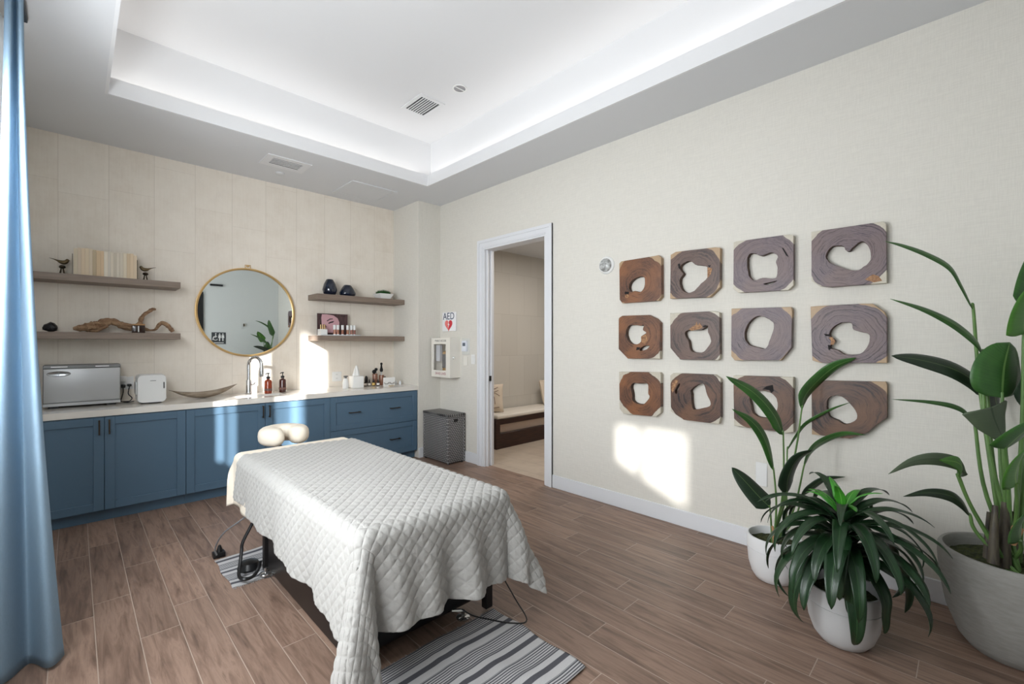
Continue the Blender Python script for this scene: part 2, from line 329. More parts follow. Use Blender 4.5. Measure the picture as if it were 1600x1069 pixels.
# ceiling: soffit ring, cove lip, upper tray
TX0, TX1, TY0, TY1 = .175, 2.856, .30, 4.284; CV = .125; ZL = 3.32
b = MB()
def ring(b, x0, x1, y0, y1, X0, X1, Y0, Y1, z0, z1):
    b.box(X0, x0, Y0, Y1, z0, z1); b.box(x1, X1, Y0, Y1, z0, z1); b.box(x0, x1, Y0, y0, z0, z1); b.box(x0, x1, y1, Y1, z0, z1)
ring(b, TX0-.018, TX1+.018, TY0-.018, TY1+.018, XL, XR, YN, YB, ZC, ZC+.06)
struct(b.build('ceiling', M_CEIL, smooth=False))
b = MB(); ring(b, TX0+.0, TX1, TY0, TY1, TX0-.018, TX1+.018, TY0-.018, TY1+.018, ZC-.0, ZL)
struct(b.build('trim_1', M_TRAY, smooth=False))
b = MB(); ring(b, TX0-CV, TX1+CV, TY0-CV, TY1+CV, TX0-CV-.03, TX1+CV+.03, TY0-CV-.03, TY1+CV+.03, ZC+.06, ZT)
b.box(XL-.1, XR+.1, YN-.1, YB+.1, ZT, ZT+.15)
struct(b.build('ceiling', M_TRAY, smooth=False))
# baseboards, door casing, jamb
BBH, BBT = .125, .015
for nm, bx in (('baseboard_right', (XR-BBT, XR-.0002, YN, DY0-.093, 0, BBH)), ('baseboard_right', (XR-BBT, XR-.0002, DY1+.093, YC, 0, BBH)), ('baseboard_column', (XC+.0002, XR-BBT, YC-BBT, YC-.0002, 0, BBH)), ('baseboard_near', (1.96, XR-BBT, YN+.0002, YN+BBT, 0, BBH))):
    struct(MB().box(*bx, bev=.003, seg=1).build(nm, M_TRIM))
b = MB(); CW = .092
def casing(b, x, s):
    for k, (o0, o1, t) in enumerate(((0, CW, .012), (.012, CW-.0, .017), (.06, CW, .026))):
        b.box(x, x+s*t, DY0-o1, DY0-o0, 0, DZ+o1); b.box(x, x+s*t, DY1+o0, DY1+o1, 0, DZ+o1); b.box(x, x+s*t, DY0-o0, DY1+o0, DZ+o0, DZ+o1)
casing(b, XR, -1); struct(b.build('trim_2', M_TRIM, smooth=False))
b = MB(); b.box(XR-.004, XR+.14, DY1-.018, DY1-.0001, 0, DZ); b.box(XR-.004, XR+.14, DY0+.0001, DY0+.018, 0, DZ); b.box(XR-.004, XR+.14, DY0+.018, DY1-.018, DZ-.018, DZ-.0001)
b.box(XR+.03, XR+.05, DY1-.034, DY1-.018, 0, DZ-.018); b.box(XR+.085, XR+.105, DY1-.034, DY1-.018, 0, DZ-.018)
struct(b.build('trim_3', M_TRIM, smooth=False))
o = MB().box(XR+.052, XR+.083, DY1-.040, DY1-.0182, .985, 1.045, .002, 1).build('strike_plate', M_BLACK); single(o, 'small black latch plate on the far white door jamb', 'latch')
# the hall room behind the doorway
struct(MB().box(XR+.12, 6.6, 4.88, 5.0, 0, 2.8).build('wall_hall_back', M_WTILE, smooth=False))
struct(MB().box(6.5, 6.6, 1.6, 4.88, 0, 2.8).build('wall_hall_right', M_WTILE, smooth=False))
struct(MB().box(XR+.12, 6.6, 1.5, 1.6, 0, 2.8).build('wall_hall_near', M_WTILE, smooth=False))
struct(MB().box(XR+.12, 6.6, 1.5, 5.0, 2.8, 2.9).build('ceiling', M_CEIL, smooth=False))
# black door seen in the mirror, on the near wall
dr = struct(MB().box(1.05, 1.93, YN+.0002, YN+.04, 0, 2.5, .003, 1).build('door_1', M_BLACK))
MB().lathe([(0, 0), (.02, 0), (.02, .05), (.028, .055), (.028, .08), (0, .08)], (0, 0, 0), 16, Matrix.Translation((1.86, YN+.04, 1.0)) @ Matrix.Rotation(-PI/2, 4, 'X')).build('door_handle', M_CHROME, dr)
o = MB().box(2.05, 2.28, YN+.0005, YN+.05, 2.64, 2.68, .004, 1).build('door_closer', M_BLACK); single(o, 'small black bar fixed high on the grey wall, seen in the mirror', 'bracket')
t = thing('restroom_sign', 'dark grey restroom sign with white figures, seen in the round mirror', 'sign', (2.2, YN+.001, 1.41))
MB().box(2.08, 2.34, YN+.0005, YN+.008, 1.41, 1.66, .002, 1).build('sign_plate', mat('charcoal_sign_plastic', (62, 66, 68), .5), t)
b = MB(); RX = Matrix.Translation((0, YN+.0078, 0)) @ Matrix.Rotation(PI/2, 4, 'X')
def disc(b, x, z, r): b.cyl(r, 0, .002, n=14, M=Matrix.Translation((x, YN+.0078, z)) @ Matrix.Rotation(-PI/2, 4, 'X'))
def pol(b, P): b.prism([(x, -z) for x, z in P], .002, M=Matrix.Translation((0, YN+.0078, 0)) @ Matrix.Rotation(-PI/2, 4, 'X'))
for x in (2.225, 2.285):
    disc(b, x, 1.625, .013); pol(b, [(x-.02, 1.605), (x+.02, 1.605), (x+.026, 1.54), (x+.01, 1.54), (x+.01, 1.475), (x-.01, 1.475), (x-.01, 1.54), (x-.026, 1.54)])
b.tube([(2.15-.042*math.cos(q), YN+.009, 1.535+.042*math.sin(q)) for q in [i*.35-2.6 for i in range(15)]], .007, 6)
disc(b, 2.155, 1.63, .013); b.tube([(2.155, YN+.009, 1.61), (2.152, YN+.009, 1.555), (2.115, YN+.009, 1.55), (2.10, YN+.009, 1.50)], .008, 6)
b.box(2.12, 2.30, YN+.0078, YN+.0095, 1.43, 1.445)
b.build('sign_figures', M_WHITEM, t)
o = MB().box(2.67, 2.69, YN+.0005, YN+.045, 1.80, 1.86, .005, 2).build('wall_hook', M_BRONZE); single(o, 'small dark robe hook on the grey wall, seen mid mirror', 'hook')

# ------------------------------------------------------------------ base cabinets and worktop
ZD0, ZD1, YF = .10, .836, 4.822
def shaker(b, x0, x1, z0, z1, fr=.062):
    y = YF
    b.box(x0, x0+fr, y-.02, y, z0, z1, .0015, 1); b.box(x1-fr, x1, y-.02, y, z0, z1, .0015, 1)
    b.box(x0+fr, x1-fr, y-.02, y, z0, z0+fr, .0015, 1); b.box(x0+fr, x1-fr, y-.02, y, z1-fr, z1, .0015, 1)
    b.box(x0+fr-.001, x1-fr+.001, y-.009, y-.001, z0+fr-.001, z1-fr+.001)
    return b
def pull(x, z, vert, parent):
    b = MB(); L = .058
    if vert:
        b.box(x-.005, x+.005, YF-.052, YF-.042, z-L, z+L, .002, 1)
        for s in (-1, 1): b.box(x-.005, x+.005, YF-.044, YF-.0199, z+s*(L-.006)-.005, z+s*(L-.006)+.005)
    else:
        b.box(x-.066, x+.066, YF-.052, YF-.042, z-.005, z+.005, .002, 1)
        for s in (-1, 1): b.box(x+s*.058-.005, x+s*.058+.005, YF-.044, YF-.0199, z-.005, z+.005)
    return b
CAB = 'slate blue base cabinets under the white worktop'
def cab(x0, x1, label):
    t = thing('base_cabinet', label, 'cabinet', ((x0+x1)/2, 5.1, 0), CAB)
    MB().box(x0+.0005, x1-.0005, YF+.001, YB-.002, .101, .8435).build('body', M_BLUE, t, smooth=False)
    MB().box(x0+.0005, x1-.0005, YF+.055, YF+.08, 0, .1005).build('toe_kick', M_BLUE, t, smooth=False)
    return t
def place(b, name, m, t, part):          # sub-part: model in room coords, shift to thing space
    bmesh.ops.translate(b.b, verts=b.b.verts[:], vec=-Vector(t['_o'])); o = b.build(name, m, None); o.parent = part; return o
for x0, xm, x1, lab, p0, p1 in ((XL+.002, .174, .703, 'blue two-door shaker cabinet nearest the curtain, below the steel towel warmer', .143, .202), (.703, 1.336, 1.969, 'blue two-door shaker sink cabinet under the round mirror, streaked by sunlight', 1.311, 1.368)):
    t = cab(x0, x1, lab)
    for a, c, px in ((x0, xm, p0), (xm, x1, p1)):
        d = shaker(MB(), a+.0018, c-.0018, ZD0, ZD1).build('door', M_BLUE, t)
        place(pull(px, .759, True, d), 'handle', M_BRONZE, t, d)
t = cab(1.969, 3.0605, 'blue cabinet with two wide drawers, at the right end beside the wicker hamper')
for z0, z1, hz in ((.4725, ZD1, .655), (ZD0, .4685, .285)):
    d = shaker(MB(), 1.9708, 3.050, z0, z1).build('drawer', M_BLUE, t)
    for x in (2.236, 2.737): place(pull(x, hz, False, d), 'handle', M_BRONZE, t, d)
ZW = .895
b = MB(); SX0, SX1, SY0, SY1 = 1.12, 1.56, 4.92, 5.12
for x0, x1, y0, y1 in ((XL+.001, SX0, 4.80, YB-.001), (SX1, 3.0605, 4.80, YB-.001), (SX0, SX1, 4.80, SY0), (SX0, SX1, SY1, YB-.001)): b.box(x0, x1, y0, y1, .8445, ZW)
single(b.build('worktop', M_COUNTER, smooth=False), 'long white quartz worktop running over the blue cabinets', 'worktop')
b = MB(); b.box(SX0+.001, SX1-.001, SY0+.001, SY1-.001, .8446, .852)
o = b.build('sink', M_STEELDK); single(o, 'undermount sink set in the white worktop in front of the faucet', 'sink')

# ------------------------------------------------------------------ floating shelves
SH = 'greige floating wall shelves'
SY = 5.115
for x0, x1, z0, z1, lab in ((XL+.001, .708, 1.932, 1.988, 'upper left floating greige shelf carrying the books and bird figurines'), (XL+.001, .708, 1.458, 1.515, 'lower left floating greige shelf carrying the driftwood'), (1.952, XC-.0005, 1.922, 1.984, 'upper right floating greige shelf carrying the two navy vases'), (1.952, XC-.0005, 1.452, 1.512, 'lower right floating greige shelf carrying the makeup display')):
    single(MB().box(x0, x1, SY, YB-.0005, z0, z1, .0015, 1).build('floating_shelf', M_SHELF), lab, 'shelf', SH)
ZU, ZLo = 1.988, 1.515
# books
BK = 'pale books on the upper left shelf'
cols = [(188, 176, 150), (196, 178, 156), (206, 184, 152), (205, 185, 155), (199, 183, 160), (158, 138, 104), (190, 160, 120), (196, 164, 124), (214, 208, 194), (186, 180, 170), (204, 194, 178), (172, 162, 146), (198, 190, 176), (188, 180, 166), (206, 194, 170), (196, 170, 134), (208, 182, 148), (204, 180, 150)]
tone = ['grey-cream', 'faded cream', 'warm cream', 'buttery cream', 'sandy cream', 'olive-tan', 'tan', 'caramel', 'bright white', 'narrow grey', 'off-white', 'thin taupe', 'soft white', 'pale grey', 'light ivory', 'biscuit', 'peach-cream', 'pinkish cream']
ordn = ['first from the left bookend', 'second from the left bookend', 'third from the left bookend', 'fourth from the left bookend', 'fifth from the left bookend', 'sixth from the left bookend', 'seventh from the left bookend', 'just left of the bright white one', 'middle of the row', 'just right of the bright white one', 'eighth from the right bookend', 'seventh from the right bookend', 'sixth from the right bookend', 'fifth from the right bookend', 'fourth from the right bookend', 'third from the right bookend', 'second from the right bookend', 'last, against the right bookend']
lerp0 = lambda a, b, t: a+(b-a)*t
random.seed(4); x = -.001
ws = [.024, .021, .022, .024, .021, .022, .026, .021, .025, .015, .021, .017, .02, .022, .024, .021, .024, .022]; k = .402/sum(ws)
hs = [.218, .226, .226, .229, .229, .222, .219, .219, .22, .215, .218, .216, .219, .217, .221, .221, .223, .21]
M_PAGE = mat('book_page_edges', (214, 202, 178), .9, noise=(300, (190, 176, 150), 2), nscale=(3, .02, .02))
for i, wd in enumerate(ws):
    wd *= k; dp = .13+random.random()*.02; x1 = x+wd-.0008
    t = thing('book', '%s book in the shelf row, %s' % (tone[i], ordn[i]), 'book', ((x+x1)/2, 5.25, ZU), BK)
    cm = mat('book_cover_%d' % i, tuple(int(lerp0(c, q, .35)+14) for c, q in zip(cols[i], (206, 192, 170))), .8)
    c = MB(); y0 = 5.16
    c.box(x, x+.0025, y0, y0+dp, ZU, ZU+hs[i]); c.box(x1-.0025, x1, y0, y0+dp, ZU, ZU+hs[i]); c.box(x+.0025, x1-.0025, y0, y0+.003, ZU, ZU+hs[i])
    c.build('cover', cm, t)
    MB().box(x+.0026, x1-.0026, y0+.0031, y0+dp-.003, ZU+.002, ZU+hs[i]-.004).build('pages', M_PAGE, t)
    x += wd
# bird bookends
def bird_bookend(xp, s, label):
    """xp: the upright plate, s=-1 plate right of the bird"""
    t = thing('bird_bookend', label, 'bookend', (xp+s*.06, 5.24, ZU), 'bronze bird bookends')
    MB().box(min(xp, xp+s*.004), max(xp, xp+s*.004), 5.20, 5.29, ZU, ZU+.178).build('upright_plate', M_BRONZE, t)
    MB().box(min(xp+s*.004, xp+s*.11), max(xp+s*.004, xp+s*.11), 5.20, 5.29, ZU, ZU+.003).build('base_plate', M_BRONZE, t)
    cx = xp+s*.062; f = -s                  # the bird faces the books
    b = MB(); b.lathe([(0, .05), (.014, .053), (.022, .062), (.018, .074), (.006, .08), (0, .08)], (cx, 5.24, ZU), 16)
    for q in (-.013, .013): b.tube([(cx+q*.4, 5.24, ZU+.056), (cx+q, 5.24, ZU+.003)], [.004, .007], 8)
    b.build('pedestal', M_BRONZE, t)
    P = [(-.075, .131, .0015), (-.05, .124, .003), (-.03, .116, .006), (-.012, .107, .013), (.006, .103, .017), (.02, .108, .016), (.028, .118, .013), (.031, .126, .011), (.037, .124, .005), (.047, .120, .001)]
    b = MB(); b.tube(spl([(cx+f*a, 5.24, ZU+z) for a, z, r in P], 30), [float(np.interp(i/30*9, range(10), [p[2] for p in P])) for i in range(31)], 12)
    b.build('bird', mat('antique_brass_bird', (112, 96, 70), .35, .8), t)
bird_bookend(-.006, -1, 'small bronze bird bookend at the left end of the books, nearest the curtain')
bird_bookend(.404, 1, 'small bronze bird bookend at the right end of the books')
# rock
b = MB(); bmesh.ops.create_icosphere(b.b, subdivisions=2, radius=1)
random.seed(8)
for v in b.b.verts: v.co = Vector((v.co.x*.045*(1+random.uniform(-.12, .12)), v.co.y*.035, max(v.co.z*.042, -.03)*(1+random.uniform(-.15, .15))))+Vector((-.135, 5.22, ZLo+.026))
zmin = min(v.co.z for v in b.b.verts)
for v in b.b.verts: v.co.z += ZLo-zmin
single(b.build('stone_chunk', M_ROCK, smooth=False), 'small black faceted stone at the curtain end of the lower left shelf', 'stone')
# driftwood
M_DRIFT = mat('weathered_driftwood', (190, 156, 122), .85, noise=(9, (134, 98, 72), 8), bump=(30, .9, .02), nscale=(1, 6, 6))
def knobby(b, P, n, seed, ns=12):
    pts = spl([p[:3] for p in P], n); rr = [float(np.interp(i/n*(len(P)-1), range(len(P)), [p[3] for p in P])) for i in range(n+1)]
    random.seed(seed); b.tube(pts, [max(.002, 1.14*r*(1+random.uniform(-.17, .17))) for r in rr], ns)
t = thing('driftwood', 'long twisted piece of driftwood with raised branch lying on the lower left shelf', 'driftwood', (.33, 5.27, ZLo))
b = MB(); y = 5.27; z = ZLo
knobby(b, [(-.005, y-.02, z+.030, .010), (.04, y-.02, z+.036, .026), (.10, y-.01, z+.048, .036), (.15, y, z+.062, .034), (.19, y, z+.088, .03), (.245, y, z+.098, .026), (.30, y, z+.07, .026), (.36, y+.01, z+.052, .026), (.43, y+.02, z+.056, .02), (.475, y+.015, z+.036, .012), (.505, y, z+.028, .007), (.54, y-.005, z+.036, .009), (.565, y-.01, z+.078, .012), (.59, y-.01, z+.097, .015), (.625, y-.01, z+.078, .017), (.65, y-.015, z+.045, .016), (.668, y-.02, z+.018, .014)], 70, 3)
b.build('trunk', M_DRIFT, t)
b = MB(); knobby(b, [(.40, y+.02, z+.055, .018), (.43, y+.02, z+.085, .017), (.44, y+.015, z+.13, .015), (.46, y+.01, z+.17, .013), (.495, y+.01, z+.20, .014), (.52, y+.01, z+.222, .012), (.545, y+.01, z+.222, .009)], 26, 5); b.build('branch', M_DRIFT, t)
b = MB(); knobby(b, [(.10, y-.01, z+.02, .012), (.135, y-.035, z+.012, .010), (.17, y-.03, z+.035, .012), (.21, y-.02, z+.06, .012)], 14, 6); b.build('root', M_DRIFT, t)
t = thing('candle_jar', 'square dark brown candle with pale label stripe in front of the driftwood', 'candle', (.41, 5.16, ZLo))
MB().box(.366, .454, 5.125, 5.20, ZLo, ZLo+.066, .004, 2).build('jar', mat('dark_brown_glass', (46, 28, 20), .15), t)
MB().box(.405, .412, 5.1238, 5.125, ZLo+.008, ZLo+.06).build('label_stripe', M_WHITEM, t)
MB().box(.366, .454, 5.125, 5.20, ZLo+.0661, ZLo+.078, .003, 2).build('lid', mat('light_wood_lid', (176, 132, 84), .5), t)
# vases
def vase(c, prof, label, sx=1, sy=1):
    o = MB().lathe(prof, c, 20, sx=sx, sy=sy).build('faceted_vase', M_NAVY); return single(o, label, 'vase', 'navy faceted vases')
ZR = 1.984
vase((2.142, 5.24, ZR), [(0, 0), (.052, 0), (.07, .022), (.082, .065), (.066, .13), (.045, .172), (.036, .186), (.028, .186), (.03, .17), (0, .15)], 'taller egg-shaped navy vase on the upper right shelf')
vase((2.357, 5.24, ZR), [(0, 0), (.07, 0), (.095, .022), (.098, .045), (.07, .10), (.05, .128), (.04, .138), (.03, .138), (.032, .125), (0, .11)], 'shorter squat navy vase, right of the taller one on the shelf', 1, .8)
# grass pot on the shelf
t = thing('potted_grass', 'tiny white square pot of clipped green grass on the upper right shelf', 'potted plant', (2.83, 5.25, ZR))
b = MB(); bm = b.b; A = [bm.verts.new((2.83+sx*.062, 5.25+sy*.062, ZR)) for sx, sy in ((-1, -1), (1, -1), (1, 1), (-1, 1))]; B = [bm.verts.new((2.83+sx*.095, 5.25+sy*.095, ZR+.068)) for sx, sy in ((-1, -1), (1, -1), (1, 1), (-1, 1))]
bm.faces.new(A[::-1]); bm.faces.new(B)
for i in range(4): bm.faces.new((A[i], A[(i+1) % 4], B[(i+1) % 4], B[i]))
b.build('pot', M_WHITEM, t, smooth=False)
random.seed(2); b = MB()
for i in range(900):
    a = random.uniform(0, 2*PI); r = .085*math.sqrt(random.random()); x, y = 2.83+r*math.cos(a), 5.25+r*math.sin(a); h = .062*math.sqrt(max(.05, 1-(r/.092)**2))
    dx, dy = random.uniform(-.008, .008), random.uniform(-.008, .008); q = random.uniform(0, PI); wx, wy = .0022*math.cos(q), .0022*math.sin(q)
    v = [b.b.verts.new(p) for p in ((x-wx, y-wy, ZR+.066), (x+wx, y+wy, ZR+.066), (x+dx*1.4+(x-2.83)*.18, y+dy*1.4+(y-5.25)*.18, ZR+.068+h*random.uniform(.8, 1.05)))]; b.b.faces.new(v)
g_ = b.build('grass', mat('grass_blades', (34, 84, 30), .6), t, smooth=False, norm=False); g_['kind'] = 'stuff'
# makeup display on the lower right shelf
ZS = 1.512; t = thing('makeup_poster_display', 'small makeup poster of an eye standing on the lower right shelf', 'poster', (2.15, 5.30, ZS))
PX0, PX1, PZ0, PZ1, PY = 2.03, 2.395, ZS+.012, 1.775, 5.325
MB().box(PX0, PX1, PY, PY+.004, PZ0, PZ1).build('poster_board', mat('poster_brown_hair_print', (92, 66, 66), .4, noise=(12, (58, 38, 42), 4), nscale=(6, 1, 1)), t)
def flat(P, m, nm, y):
    b = MB(); b.prism([(PX0+(PX1-PX0)*x, -(PZ0+(PZ1-PZ0)*z)) for x, z in P], .0006, M=Matrix.Translation((0, y, 0)) @ Matrix.Rotation(-PI/2, 4, 'X')); b.build(nm, m, t, smooth=False)
flat([(.15, .96), (.3, .97), (.52, .93), (.66, .8), (.72, .6), (.7, .3), (.6, .1), (.25, .1), (.2, .35), (.14, .5), (.13, .8)], mat('poster_skin_print', (206, 162, 168), .4), 'face_print', PY-.0003)
flat([(.30, .66), (.40, .77), (.50, .78), (.50, .74), (.41, .72), (.32, .63)], mat('poster_brow_print', (72, 48, 52), .4), 'brow_print', PY-.0006)
flat([(.35, .56), (.42, .62), (.49, .65), (.55, .66), (.51, .59), (.44, .56), (.37, .52)], mat('poster_eye_print', (44, 30, 36), .4), 'eye_print', PY-.0006)
flat([(.16, .45), (.2, .5), (.27, .47), (.3, .36), (.24, .30), (.17, .33)], mat('poster_nose_shadow_print', (110, 66, 70), .4), 'nose_print', PY-.0006)
flat([(.76, .93), (.92, .93), (.92, .9), (.76, .9)], M_BLACKM, 'caption_print', PY-.0006)
t = thing('acrylic_stand', 'clear acrylic tray holding the lip gloss tubes below the eye poster', 'display stand', (2.2, 5.24, ZS))
M_ACR = mat('pale_acrylic', (214, 216, 218), .15, spec=.6)
MB().box(2.02, 2.50, 5.19, 5.30, ZS, ZS+.012, .002, 1).build('tray', M_ACR, t)
MB().box(2.02, 2.10, 5.20, 5.29, ZS+.0121, ZS+.075, .003, 1).build('cup', M_WHITEP, t)
LG = 'lip gloss tubes on the clear tray'
shades = [(176, 120, 96), (170, 112, 88), (156, 98, 74), (164, 112, 82), (148, 92, 74), (128, 70, 60)]
names = ['pale nude gloss tube with white cap, leftmost on the tray', 'peachy gloss tube with white cap, second from the left', 'tan gloss tube with white cap, third from the left', 'caramel gloss tube with wide white cap, fourth from the left', 'brown gloss tube with white cap, fifth from the left', 'deep red-brown gloss tube with white cap, rightmost on the tray']
src = None
for i, xx in enumerate((2.195, 2.235, 2.29, 2.352, 2.40, 2.437)):
    t = thing('lip_gloss', names[i], 'lip gloss', (xx, 5.23, ZS+.0122), LG)
    MB().cyl(.0145, ZS+.0122, ZS+.072, (xx, 5.23), 16, bev=.002).build('tube', mat('gloss_shade_%d' % i, shades[i], .2), t)
    MB().cyl(.016, ZS+.0722, ZS+.128, (xx, 5.23), 16, bev=.002).build('cap', M_WHITEP, t)
    MB().cyl(.0155, ZS+.0121, ZS+.02, (xx, 5.23), 16).build('foot_ring', M_WHITEP, t)
for i, xx in enumerate((2.04, 2.062, 2.084)):
    o = MB().cyl(.0055, ZS+.0752, ZS+.128, (xx, 5.245), 10, bev=.001).build('lip_pencil', mat('gold_pencil_cap_%d' % i, (212, 182, 128), .3, .5)); single(o, ['gold-capped pencil at the left of the white cup', 'gold-capped pencil in the middle of the white cup', 'gold-capped pencil at the right of the white cup'][i], 'pencil', 'gold pencils in the white cup')

# ------------------------------------------------------------------ round mirror
MX, MZ, MR = 1.327, 1.752, .463
RYm = lambda x, y, z: Matrix.Translation((x, y, z)) @ Matrix.Rotation(PI/2, 4, 'X')
t = thing('round_mirror', 'large round mirror with slim brass frame above the sink', 'mirror', (MX, YB-.02, MZ-MR))
MB().lathe([(0, 0), (MR-.004, 0), (MR-.004, .006), (0, .006)], (0, 0, 0), 96, RYm(MX, YB-.012, MZ)).build('glass', M_MIRROR, t)
MB().lathe([(MR-.014, 0), (MR+.006, 0), (MR+.006, .032), (MR-.004, .034), (MR-.014, .03), (MR-.014, 0)], (0, 0, 0), 96, RYm(MX, YB-.0005, MZ)).build('frame', M_GOLD, t)
MB().tube([(MX-.024, YB-.014, MZ+MR+.005), (MX-.026, YB-.014, MZ+MR+.04), (MX+.026, YB-.014, MZ+MR+.04), (MX+.024, YB-.014, MZ+MR+.005)], .004, 8).build('hanging_loop', M_GOLD, t)
b = MB(); b.lathe([(0, 0), (.012, 0), (.012, .02), (0, .022)], (0, 0, 0), 16, RYm(MX, YB-.0005, MZ+MR+.03)); b.build('peg', M_GOLD, t)

# ------------------------------------------------------------------ things on the worktop
t = thing('towel_warmer', 'boxy brushed steel towel warmer at the curtain end of the worktop', 'towel warmer', (.057, 5.24, ZW))
x0, x1, y0, y1 = -.176, .290, 5.13, 5.37; zt = ZW+.35
MB().box(x0, x1, y0+.015, y1, ZW+.018, zt, .008, 2).build('housing', M_STEELDK, t)
d = MB().box(x0+.004, x1-.004, y0-.003, y0+.0148, ZW+.048, zt-.03, .004, 2).build('door', M_STEEL, t)
h = MB(); h.lathe([(0, .002), (.05, .002), (.066, .006), (.07, .0), (0, 0)], (0, 0, 0), 32, RYm(x0+.09, y0-.003, zt-.07) @ Matrix.Diagonal((1, .32, 1, 1)))
place(h, 'handle', mat('satin_grip', (160, 162, 163), .25, .9), t, d)
MB().box(x0, x1, y0+.002, y0+.0148, ZW+.018, ZW+.044, .002, 1).build('base_strip', M_STEEL, t)
p = MB().box(x0+.001, x1-.001, y0, y0+.0148, zt-.027, zt, .002, 1).build('control_panel', M_STEELDK, t)
b = MB(); b.box(x1-.16, x1-.075, y0-.001, y0+.001, zt-.018, zt-.010); b.box(x0+.045, x0+.14, y0-.001, y0+.001, zt-.0175, zt-.0105)
place(b, 'panel_marking', M_WHITEP, t, p)
for xx in (x0+.06, x1-.06):
    for yy in (y0+.04, y1-.04): MB().box(xx-.03, xx+.03, yy-.012, yy+.012, ZW, ZW+.0179, .002, 1).build('foot', M_BLACK, t)
t = thing('mini_fridge', 'small white rounded mini fridge beside the steel towel warmer', 'mini fridge', (.483, 5.12, ZW))
x0, x1, y0, y1 = .392, .590, 5.0, 5.23; zt = ZW+.252
MB().box(x0, x1, y0+.035, y1, ZW+.008, zt, .028, 5).build('body', M_WHITEP, t)
rr_ = .034; dp_ = []
for (cx_, cz_, a0) in ((x1-.002-rr_, zt-.004-rr_, 0), (x0+.002+rr_, zt-.004-rr_, 90), (x0+.002+rr_, ZW+.012+rr_, 180), (x1-.002-rr_, ZW+.012+rr_, 270)):
    dp_ += [(cx_+rr_*math.cos(math.radians(a0+k*15)), -(cz_+rr_*math.sin(math.radians(a0+k*15)))) for k in range(7)]
d = MB().prism(dp_, .0345, M=Matrix.Translation((0, y0, 0)) @ Matrix.Rotation(-PI/2, 4, 'X')).build('door', mat('white_fridge_door', (226, 226, 224), .35), t)
b = MB().box(x1-.022, x1-.012, y0-.004, y0+.01, ZW+.13, ZW+.185, .002, 1); place(b, 'latch', M_STEELDK, t, d)
b = MB().box(x0+.085, x0+.125, y0-.0012, y0+.002, ZW+.198, ZW+.203); place(b, 'badge', M_STEELDK, t, d)
MB().box(x0-.008, x0-.0001, y0+.06, y1-.04, ZW+.08, ZW+.19, .003, 1).build('side_handle', M_WHITEP, t)
MB().box(x0+.03, x1-.03, y0+.05, y1-.03, ZW, ZW+.0079).build('base_pad', M_BLACK, t)
# outlets and plugs
def plate(x, z, w=.07, h=.115, y=YB): return MB().box(x-w/2, x+w/2, y-.006, y-.0003, z-h/2, z+h/2, .002, 1)
M_SLOT = mat('outlet_slots', (70, 70, 72), .5)
def outlet(x, z, lab, w=.07):
    t = thing('wall_outlet', lab, 'outlet', (x, YB-.003, z-.057), 'white wall outlets'); plate(x, z, w).build('cover_plate', M_WHITEP, t)
    b = MB()
    for dz in (-.024, .024):
        for dx in (-.007, .007): b.box(x+dx-.0012, x+dx+.0012, YB-.0068, YB-.0058, z+dz-.005, z+dz+.006)
    b.build('slots', M_SLOT, t)
outlet(.335, 1.06, 'white wall outlet between towel warmer and mini fridge, black plugs in it', .12); outlet(2.29, 1.02, 'wide white wall outlet left of the tissue box', .115)
t = thing('phone_adapter', 'white cube adapter plugged into the outlet behind the towel warmer', 'adapter', (.315, 5.37, 1.07))
MB().box(.298, .342, 5.352, 5.389, 1.075, 1.125, .004, 2).build('adapter_body', M_WHITEP, t)
def cord(name, P, lab, cat='cord', r=.004, m=None, n=40, grp=None):
    o = MB().tube(spl(P, n), r, 8).build(name, m or M_BLACK); return single(o, lab, cat, grp)
t = thing('power_plug', 'black plug and cord of the towel warmer, left one in the outlet', 'plug', (.32, 5.37, ZW), 'black plugs behind the worktop')
MB().box(.305, .335, 5.345, 5.389, 1.02, 1.05, .005, 2).build('plug_head', M_BLACK, t)
MB().tube(spl([(.32, 5.35, 1.022), (.318, 5.325, .985), (.308, 5.31, .94), (.30, 5.30, .905), (.33, 5.30, .901), (.36, 5.30, .901)], 30), .004, 8).build('plug_cord', M_BLACK, t)
t = thing('power_plug', 'black plug and looping cord of the mini fridge, right one in the outlet', 'plug', (.37, 5.37, ZW), 'black plugs behind the worktop')
MB().box(.348, .378, 5.345, 5.389, 1.03, 1.052, .005, 2).build('plug_head', M_BLACK, t)
MB().tube(spl([(.363, 5.35, 1.033), (.356, 5.33, 1.0), (.352, 5.30, .965), (.375, 5.275, .93), (.35, 5.25, .901), (.315, 5.24, .901), (.345, 5.2, .901), (.385, 5.245, .903)], 40), .004, 8).build('plug_cord', M_BLACK, t)
# carved bowl
b = MB(); P = []; N = 40
for i in range(N+1):
    s = i/N; x = .628+.555*s; tt = 2*s-1; hw = .085*(1-abs(tt)**2.4)**.8+.002; zb = ZW+.004+.10*abs(tt)**2.2+(.02 if tt > 0 else 0)*tt; zr = ZW+.058+.052*tt*tt+.012*tt; zb = min(zb, zr-.004)
    row = [(x, 5.19+hw*math.sin(a), zr-(zr-zb)*math.cos(a)) for a in np.linspace(-PI/2, PI/2, 15)]
    row += [(x, 5.19+(hw-.006 if hw > .01 else hw*.5)*math.sin(a), zr-(zr-zb-.005 if zr-zb > .008 else .001)*math.cos(a)) for a in np.linspace(PI/2, -PI/2, 15)]
    P.append(row)
b.grid(P, close=True)
zmn = min(v.co.z for v in b.b.verts)
for v in b.b.verts: v.co.z += ZW+.0003-zmn
single(b.build('carved_bowl', mat('grey_carved_wood', (172, 158, 140), .8, noise=(6, (134, 116, 98), 8), bump=(40, .6, .006), nscale=(1, 8, 8))), 'long boat-shaped carved wooden bowl on the worktop left of the faucet', 'bowl')
